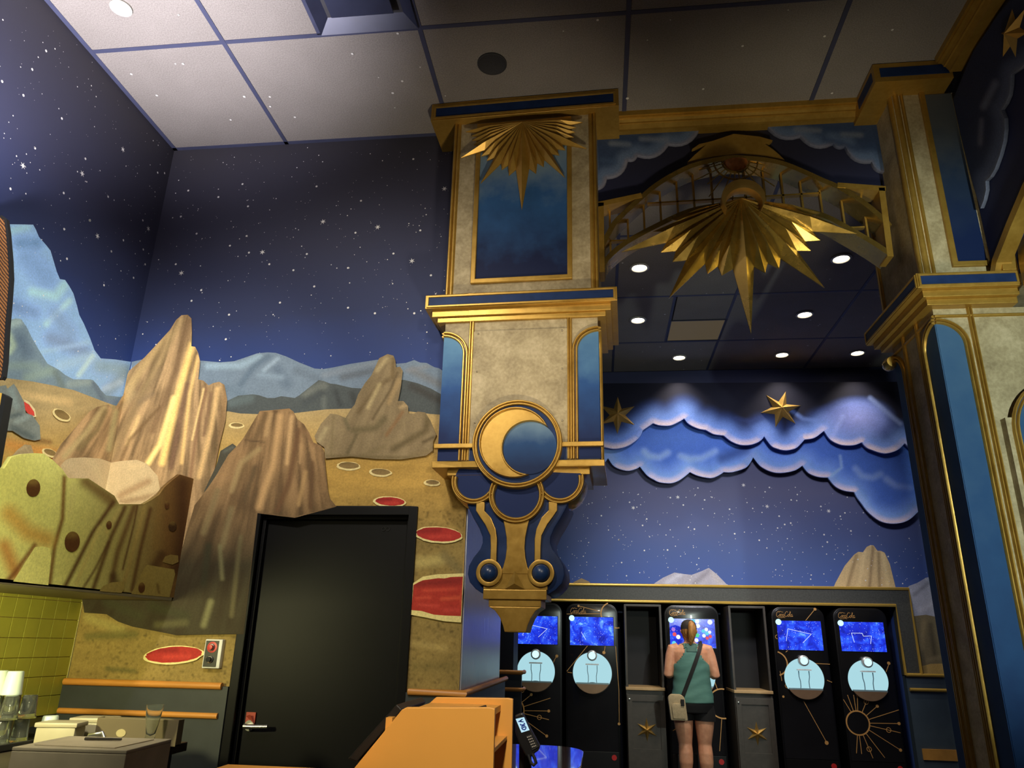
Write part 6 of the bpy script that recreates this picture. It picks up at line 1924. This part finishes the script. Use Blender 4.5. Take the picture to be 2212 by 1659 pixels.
MB((-0.5, KY0, 0)).box(n0[4][0] - 0.16, n0[4][0] - 0.005, KY0 + 0.022, KY1, at_y(1075, 1612, KY0 + 0.1).z - 0.012, at_y(1075, 1612, KY0 + 0.1).z).build('shelf', ORANGE, kio)
MB((-0.5, KY0, 0)).box(n0[4][0] - 0.34, n0[4][0] - 0.32, KY0 + 0.022, KY1, 0.8, zt_ - 0.02).build('back_board', ORANGE, kio)
MB((-0.5, KY0, 0)).box(nearp[0][0] - 0.05, n0[4][0] + 0.02, KY0 - 0.03, KY1 + 0.06, 0.0, 0.8).build('plinth', ORANGE, kio, bevel=0.004)
tb = thing('tablet', (n0[4][0] - 0.05, KY0 + 0.2, 1.1), 'small tablet with blue screen inside the kiosk opening', 'tablet')
tq = at_y(1071, 1615, KY0 + 0.12)
tb.location = (tq.x - 0.045, KY0 + 0.12, tq.z + 0.005)
MB().box(-0.006, 0.004, -0.05, 0.12, 0.0, 0.11).build('casing', BLK, tb, bevel=0.003)
MB().box(0.004, 0.006, -0.044, 0.114, 0.008, 0.102).build('screen', SCREEN, tb)
tb.rotation_euler = (0, R(-14), R(-8))
mon = thing('slanted_monitor', (-0.72, 2.45, 1.1), 'black slanted monitor back against the kiosk slope', 'monitor')
mq = kp([(751, 1639), (857, 1521), (869, 1533), (771, 1646)], 2.46)
MB(mon.location).prism(mq, lambda a, b, d: (a, 2.46 - d, b), -0.34, 0.0).build('casing', plain('black_monitor_casing', rgb(28, 24, 20), 0.45), mon, bevel=0.004)
MB(mon.location).prism([(mq[3][0], mq[3][1]), (mq[3][0] + 0.02, mq[3][1] + 0.01), (mq[3][0] + 0.09, 0.80), (mq[3][0] + 0.03, 0.80)], lambda a, b, d: (a, 2.5 - d, b), -0.10, 0.0).build('stand', BLK, mon)
cs = thing('service_counter', (-0.9, 2.1, 0), 'amber topped service counter below the door at the lower frame edge', 'counter')
czt = at_y(630, 1656.5, 2.36).z
MB((-0.9, 2.1, 0)).box(-1.12, -0.68, 1.75, 2.36, czt - 0.03, czt).build('top', ORANGE, cs, bevel=0.003)
MB((-0.9, 2.1, 0)).box(-1.10, -0.70, 1.8, 2.34, 0, czt - 0.03).build('base', SLATE, cs)

TYY = 2.55
term = thing('card_terminal', (-0.24, TYY, 0.95), 'black card payment terminal with glowing blue-white screen beside the kiosk', 'card terminal')


def tp_(pts):
    return [(p.x, p.z) for p in (at_y(a, b, TYY) for a, b in pts)]


to = term.location
TF = lambda a, b, d: (a - to.x, -d, b - to.z)
MB().prism(tp_([(1112, 1546), (1128, 1540), (1145, 1574), (1166, 1613), (1163, 1622), (1154, 1628), (1152, 1634), (1136, 1634), (1120, 1604), (1113, 1580)]), TF, -0.035, 0.0).build('body', plain('black_terminal', rgb(18, 16, 16), 0.4), term, bevel=0.004)
ts = MB().prism(tp_([(1114, 1553), (1132, 1549), (1144, 1577), (1126.5, 1582.5)]), TF, 0.0, 0.002).build('screen', emit('terminal_glow', (0.55, 0.85, 1.0), 0.9), term)
def tq_(u, v):
    a = [(1114, 1553), (1132, 1549), (1144, 1577), (1126.5, 1582.5)]
    x = (a[0][0] * (1 - u) + a[1][0] * u) * (1 - v) + (a[3][0] * (1 - u) + a[2][0] * u) * v
    y = (a[0][1] * (1 - u) + a[1][1] * u) * (1 - v) + (a[3][1] * (1 - u) + a[2][1] * u) * v
    return (x, y)
tl = [[(.75, .12), (.25, .22), (.75, .32)], [(.5, .16), (.5, .28)], [(.75, .40), (.75, .48), (.5, .52), (.28, .48), (.28, .40)], [(.75, .58), (.25, .60)], [(.75, .68), (.25, .70), (.30, .82), (.5, .88), (.70, .80), (.75, .68)]]
strokes_mesh([tp_([tq_(u, v) for u, v in s_]) for s_ in tl], 0.0032, TF, 0.002, 0.003).build('screen_text', plain('blue_screen_text', rgb(20, 50, 150), 0.5), ts)
MB().prism(tp_([(1136, 1590), (1147, 1586), (1163, 1613), (1150, 1621)]), TF, 0.0, 0.003).build('keypad', BLK, term)
kk = MB()
for i in range(5):
    for j in range(3):
        bq = (1140 + 3.4 * j + 2.6 * i, 1592 - 1.2 * j + 5.2 * i)
        w0 = tp_([bq])[0]
        kk.box(w0[0] - to.x - 0.0016, w0[0] - to.x + 0.0016, -0.006, -0.003, w0[1] - to.z - 0.0014, w0[1] - to.z + 0.0014)
kk.build('keys', plain('grey_key_print', rgb(170, 160, 150), 0.6), term, kind='stuff')
MB().tube([TF(a, b, 0.0) for a, b in tp_([(1141, 1630), (1147, 1648), (1153, 1653), (1158, 1648), (1155, 1638), (1150, 1628)])], 0.005, 8).build('grip_loop', BLK, term, smooth=60)
MB().tube([TF(*tp_([(1132, 1612)])[0], -0.04), TF(*tp_([(1128, 1700)])[0], -0.10), TF(tp_([(1128, 1700)])[0][0], 0.0, -0.10)], 0.02, 10).build('stand', BLK, term)
MB().lathe([(0.09, 0.0), (0.09, 0.012), (0.0, 0.014)], TF(tp_([(1128, 1700)])[0][0], 0.0, -0.10), 20).build('stand_base', BLK, term)
# ================================================================ glossy table behind the terminal
tab = thing('glossy_table', (-0.44, 3.95, 0.0), 'glossy dark table reflecting blue screens behind the card terminal', 'table')
_tx0, _tx1, _ty0, _ty1, _tr = -0.30, 0.345, -0.42, 0.44, 0.20
tpoly = []
for (cx_, cy_, a0_) in ((_tx1 - _tr, _ty1 - _tr, 0), (_tx0 + _tr, _ty1 - _tr, 90), (_tx0 + _tr, _ty0 + _tr, 180), (_tx1 - _tr, _ty0 + _tr, 270)):
    tpoly += [(cx_ + _tr * math.cos(R(a0_ + k * 9)), cy_ + _tr * math.sin(R(a0_ + k * 9))) for k in range(11)]
GLW = plain('glossy_walnut', rgb(96, 78, 76), 0.10, 0, 0.25, 4, coat=1.0, spec=0.8)
MB().prism(tpoly, lambda a, b, d: (a, b, d), 0.89, 0.92).build('table_top', GLW, tab, bevel=0.004)
MB().lathe([(0.24, 0.0), (0.24, 0.015), (0.04, 0.03), (0.035, 0.86), (0.12, 0.89)], (0, 0, 0), 24).build('pedestal', BLK, tab, smooth=40)

# ================================================================ the woman at the machine
WXc, WYc = 0.935, 8.42
wom = thing('person', (WXc, WYc, 0.0), 'woman seen from behind in green racerback top and black shorts using a soda dispenser', 'person')
SKIN = NT('warm_skin')
_v = SKIN.coord('Object')
_n = SKIN.noise(_v, 14, 4)
SKIN.set(**{'Base Color': SKIN.ramp(_n, [(0.3, rgb(196, 136, 104, k=1.15)), (0.7, rgb(222, 164, 128, k=1.15))]), 'Roughness': 0.5, 'Subsurface Weight': 0.08})
SKIN = SKIN.m


def loft(rings, n=20):
    """closed loft of ellipses: (x, y, z, rx, ry)"""
    mb = MB()
    vs, fs = [], []
    for (x, y, z, a, b) in rings:
        for k in range(n):
            t = 2 * PI * k / n
            vs.append((x + a * math.cos(t), y + b * math.sin(t), z))
    for i in range(len(rings) - 1):
        for k in range(n):
            l = (k + 1) % n
            fs.append((i * n + k, i * n + l, (i + 1) * n + l, (i + 1) * n + k))
    fs += [list(range(n - 1, -1, -1)), list(range((len(rings) - 1) * n, len(rings) * n))]
    return mb.add(vs, fs)


TOR = [(0, 0.0, 0.80, 0.185, 0.135), (0, 0.0, 0.88, 0.200, 0.150), (0, 0.0, 0.95, 0.202, 0.150), (0, -0.005, 1.03, 0.186, 0.138), (0, -0.01, 1.12, 0.178, 0.132), (0, -0.01, 1.22, 0.186, 0.134), (0, -0.01, 1.31, 0.194, 0.132), (0, -0.015, 1.38, 0.194, 0.118),
       (0, -0.015, 1.425, 0.170, 0.096), (0, -0.01, 1.455, 0.110, 0.075), (0, 0.0, 1.475, 0.064, 0.062)]
body = loft(TOR, 24)
b2 = loft([(0, 0.0, 1.44, 0.062, 0.062), (0, 0.005, 1.50, 0.053, 0.056), (0, 0.02, 1.53, 0.055, 0.065)], 16)
head = loft([(0, 0.045, 1.485, 0.030, 0.035), (0, 0.035, 1.50, 0.052, 0.062), (0, 0.025, 1.54, 0.068, 0.084), (0, 0.02, 1.59, 0.075, 0.094), (0, 0.018, 1.635, 0.074, 0.092), (0, 0.015, 1.67, 0.060, 0.074), (0, 0.012, 1.69, 0.036, 0.044), (0, 0.012, 1.698, 0.008, 0.010)], 20)
for q in (b2, head):
    body.add(q.v, q.f)
body.tube([(0, 0.10, 1.60), (0, 0.125, 1.575), (0, 0.115, 1.560)], [0.008, 0.014, 0.012], 8)     # nose
for s in (-1, 1):
    body.tube([(s * 0.072, 0.01, 1.61), (s * 0.082, 0.004, 1.59), (s * 0.072, 0.008, 1.565)], [0.010, 0.014, 0.009], 8)   # ears
    body.tube([(s * 0.105, 0.0, 0.88), (s * 0.108, 0.0, 0.78), (s * 0.103, -0.005, 0.66), (s * 0.098, -0.005, 0.56), (s * 0.096, 0.0, 0.50), (s * 0.098, -0.02, 0.42), (s * 0.100, -0.025, 0.34), (s * 0.102, -0.015, 0.22), (s * 0.104, -0.005, 0.12), (s * 0.105, 0.0, 0.08)],
              [0.100, 0.104, 0.092, 0.076, 0.068, 0.072, 0.070, 0.052, 0.041, 0.040], 16)
    body.tube([(s * 0.105, -0.05, 0.045), (s * 0.108, 0.02, 0.05), (s * 0.115, 0.11, 0.035), (s * 0.118, 0.17, 0.025)], [0.036, 0.044, 0.040, 0.024], 12)
    sh, el_, wr = Vector((s * 0.185, -0.01, 1.405)), Vector((s * 0.240, -0.045, 1.160)), Vector((s * 0.150, 0.185, 1.215))
    body.tube([sh + Vector((-s * 0.06, 0, 0.01)), sh, sh.lerp(el_, 0.25), sh.lerp(el_, 0.55), sh.lerp(el_, 0.85), el_, el_.lerp(wr, 0.10) + Vector((0, 0, -0.004)), el_.lerp(wr, 0.35), el_.lerp(wr, 0.7), wr],
              [0.058, 0.060, 0.060, 0.056, 0.050, 0.048, 0.047, 0.044, 0.035, 0.028], 14)
    # palm and fingers held up in front
    dirv = (Vector((s * 0.10, 0.33, 1.275)) - wr).normalized()
    side_ = Vector((0, 0, 1)).cross(dirv).normalized()
    upv = dirv.cross(side_)
    pc = wr + dirv * 0.05
    body.tube([wr, pc, wr + dirv * 0.085], [0.026, 0.036, 0.034], 10)
    for fi, (o_f, ln) in enumerate(((-0.028, 0.062), (-0.010, 0.074), (0.009, 0.070), (0.027, 0.056))):
        r0 = wr + dirv * 0.085 + side_ * o_f
        body.tube([r0 - dirv * 0.02, r0 + dirv * ln * 0.5 + upv * 0.006, r0 + dirv * ln * 0.85 - upv * 0.012, r0 + dirv * ln - upv * 0.028], [0.0095, 0.009, 0.0085, 0.007], 8)
    th = wr + dirv * 0.03 - side_ * (0.03 * s)
    body.tube([th, th + dirv * 0.03 - side_ * (0.022 * s) - upv * 0.01, th + dirv * 0.058 - side_ * (0.022 * s) - upv * 0.018], [0.013, 0.011, 0.008], 8)
me = body.mesh('body', SKIN)
bo = bpy.data.objects.new('body', me)
COL.objects.link(bo)
rm = bo.modifiers.new('r', 'REMESH')
rm.mode = 'VOXEL'
rm.voxel_size = 0.0075
smm = bo.modifiers.new('s', 'SMOOTH')
smm.factor = 0.5
smm.iterations = 5
bpy.context.view_layer.update()
dg = bpy.context.evaluated_depsgraph_get()
me2 = bpy.data.meshes.new_from_object(bo.evaluated_get(dg))
bo.modifiers.clear()
bo.data = me2
me2.polygons.foreach_set('use_smooth', [True] * len(me2.polygons))
bo.parent = wom


def tor_at(z):
    for a, b in zip(TOR[:-1], TOR[1:]):
        if a[2] <= z <= b[2]:
            t = (z - a[2]) / (b[2] - a[2])
            return [a[i] + (b[i] - a[i]) * t for i in range(5)]
    return TOR[-1] if z > 1 else TOR[0]


def shell(name, z0, z1, nz, keep, off, mat, n=72, wob=0.0):
    mb = MB()
    vs, fs = [], []
    zs = [z0 + (z1 - z0) * i / nz for i in range(nz + 1)]
    for z in zs:
        x, y, _, a, b = tor_at(z)
        for k in range(n):
            t = 2 * PI * k / n
            w_ = wob * math.sin(z * 60 + 3 * math.sin(2 * t))
            vs.append((x + (a + off + w_) * math.cos(t), y + (b + off + w_) * math.sin(t), z))
    for i in range(nz):
        for k in range(n):
            l = (k + 1) % n
            q = [i * n + k, i * n + l, (i + 1) * n + l, (i + 1) * n + k]
            cx = sum(vs[j][0] for j in q) / 4
            cy = sum(vs[j][1] for j in q) / 4
            cz_ = sum(vs[j][2] for j in q) / 4
            if keep(cx, cy, cz_):
                fs.append(q)
    mb.add(vs, fs)
    o_ = mb.build(name, mat, wom, smooth=60)
    sd = o_.modifiers.new('t', 'SOLIDIFY')
    sd.thickness = 0.004
    return o_


def tank_keep(x, y, z):
    if z < 1.245:
        return True
    if y < 0:                               # racer back
        t = (z - 1.245) / (1.40 - 1.245)
        hwid = 0.205 + (0.062 - 0.205) * (min(1, t) ** 0.65) if t < 1 else 0.062 + (z - 1.40) * 0.25
        return abs(x) < hwid
    if z < 1.33:
        return abs(x) < 0.19
    return 0.045 < abs(x) < 0.105


GREEN = plain('sage_green_knit', rgb(84, 128, 118, k=1.25), 0.75, 0, 0.08, 14, 0.15, stretch=(1, 1, 3))
GREEND = plain('deep_green_yoke', rgb(66, 100, 92, k=1.2), 0.75, 0, 0.08, 14)
shell('tank_top', 0.895, 1.468, 60, tank_keep, 0.011, GREEN, wob=0.0016)
shell('yoke', 1.385, 1.468, 10, lambda x, y, z: y < 0 and abs(x) < 0.055, 0.0165, GREEND)
SHORT = plain('black_shorts_cloth', rgb(16, 16, 18), 0.8, 0, 0.15, 20)
shell('shorts', 0.80, 0.93, 10, lambda x, y, z: True, 0.009, SHORT)
for s in (-1, 1):
    MB().tube([(s * 0.105, 0.0, 0.88), (s * 0.108, 0.0, 0.80), (s * 0.105, -0.002, 0.725)], [0.100, 0.113, 0.112], 24, caps=False).build('short_leg', SHORT, wom, smooth=60)
    MB().tube([(s * 0.105, -0.055, 0.035), (s * 0.108, 0.02, 0.045), (s * 0.115, 0.11, 0.035), (s * 0.118, 0.18, 0.022)], [0.040, 0.049, 0.046, 0.028], 14).build('shoe', plain('white_trainer', (0.6, 0.6, 0.58), 0.6), wom, smooth=60)
HAIRM = NT('strawberry_blond_hair')
_v = HAIRM.coord('Object', (90, 90, 4))
_n = HAIRM.noise(_v, 1.0, 3)
HAIRM.set(**{'Base Color': HAIRM.ramp(_n, [(0.3, rgb(134, 84, 36)), (0.7, rgb(214, 156, 82))]), 'Roughness': 0.5})
HAIRM.bump(_n, 0.5, 0.01)
HAIRM = HAIRM.m
hb = loft([(0, 0.0, 1.515, 0.040, 0.040), (0, -0.005, 1.54, 0.066, 0.070), (0, -0.006, 1.58, 0.080, 0.084), (0, -0.004, 1.61, 0.0805, 0.086)], 22)
hb.build('hair', HAIRM, wom, smooth=60)
MB().tube([(0.012, -0.075, 1.655), (0.016, -0.115, 1.665), (0.018, -0.138, 1.63), (0.016, -0.130, 1.56), (0.006, -0.118, 1.50), (-0.004, -0.110, 1.455)], [0.016, 0.030, 0.042, 0.040, 0.028, 0.010], 14).build('ponytail', HAIRM, wom, smooth=60)
CAPM = plain('charcoal_cap', rgb(52, 46, 40), 0.8, 0, 0.2, 30)
loft([(0, 0.008, 1.605, 0.083, 0.098), (0, 0.008, 1.64, 0.083, 0.098), (0, 0.006, 1.675, 0.070, 0.084), (0, 0.005, 1.70, 0.044, 0.052), (0, 0.005, 1.71, 0.012, 0.014)], 24).build('cap', CAPM, wom, smooth=60)
MB().prism([(-0.06, 0.09), (0.06, 0.09), (0.065, 0.13), (0.045, 0.17), (0.0, 0.182), (-0.045, 0.17), (-0.065, 0.13)], lambda a, b, d: (a, b, d), 1.612, 1.618).build('cap_peak', CAPM, wom, smooth=40)
# cross-body bag
bag = thing('crossbody_bag', (WXc - 0.165, WYc - 0.205, 0.735), 'beige crossbody bag with black strap resting on the left hip of the woman', 'bag')
BEIGE = plain('beige_canvas', rgb(176, 158, 124, k=1.2), 0.8, 0, 0.12, 40, 0.3)
bp_ = round_rect(-0.085, 0.085, 0.0, 0.245, 0.055)
MB().prism(bp_, lambda a, b, d: (a - 0.04 * (1 - b / 0.245) * 0 - b * 0.10, -d, b), -0.035, 0.035).build('pouch', BEIGE, bag, bevel=0.02, smooth=50)
MB().prism(round_rect(-0.06, 0.06, 0.02, 0.16, 0.03), lambda a, b, d: (a - b * 0.10, -d, b), 0.035, 0.052).build('pocket', BEIGE, bag, bevel=0.008, smooth=50)
STRAP = plain('black_webbing', rgb(18, 17, 16), 0.7)
sp_ = []
for i in range(15):
    t = i / 14
    x = 0.105 + (-0.125 - 0.105) * t
    z = 1.455 + (0.93 - 1.455) * t
    tx, ty, _, a, b = tor_at(min(z, 1.45))
    k = max(0.0, 1 - (x / (a + 0.02)) ** 2)
    y = ty - (b + 0.018) * math.sqrt(k)
    sp_.append(Vector((x, y, z)))
sp_.insert(0, Vector((0.10, 0.03, 1.485)))
sp_.insert(1, Vector((0.104, -0.03, 1.488)))
bo_ = Vector(wom.location) - Vector(bag.location)
vs, fs = [], []
for i, p_ in enumerate(sp_):
    t_ = (sp_[min(i + 1, len(sp_) - 1)] - sp_[max(i - 1, 0)]).normalized()
    sdv = t_.cross(Vector((0, -1, 0.15))).normalized() * 0.019
    for q in (sdv, -sdv):
        vs.append(p_ + q + bo_)
        vs.append(p_ + q + bo_ + Vector((0, -0.004, 0.001)))
for i in range(len(sp_) - 1):
    a = i * 4
    fs += [(a, a + 4, a + 6, a + 2), (a + 1, a + 3, a + 7, a + 5), (a, a + 1, a + 5, a + 4), (a + 2, a + 6, a + 7, a + 3)]
MB().add(vs, fs).build('strap', STRAP, bag, smooth=50)
MB().box(0.018, 0.052, -0.062, -0.04, 0.14, 0.20).build('buckle', BLK, bag, bevel=0.003)
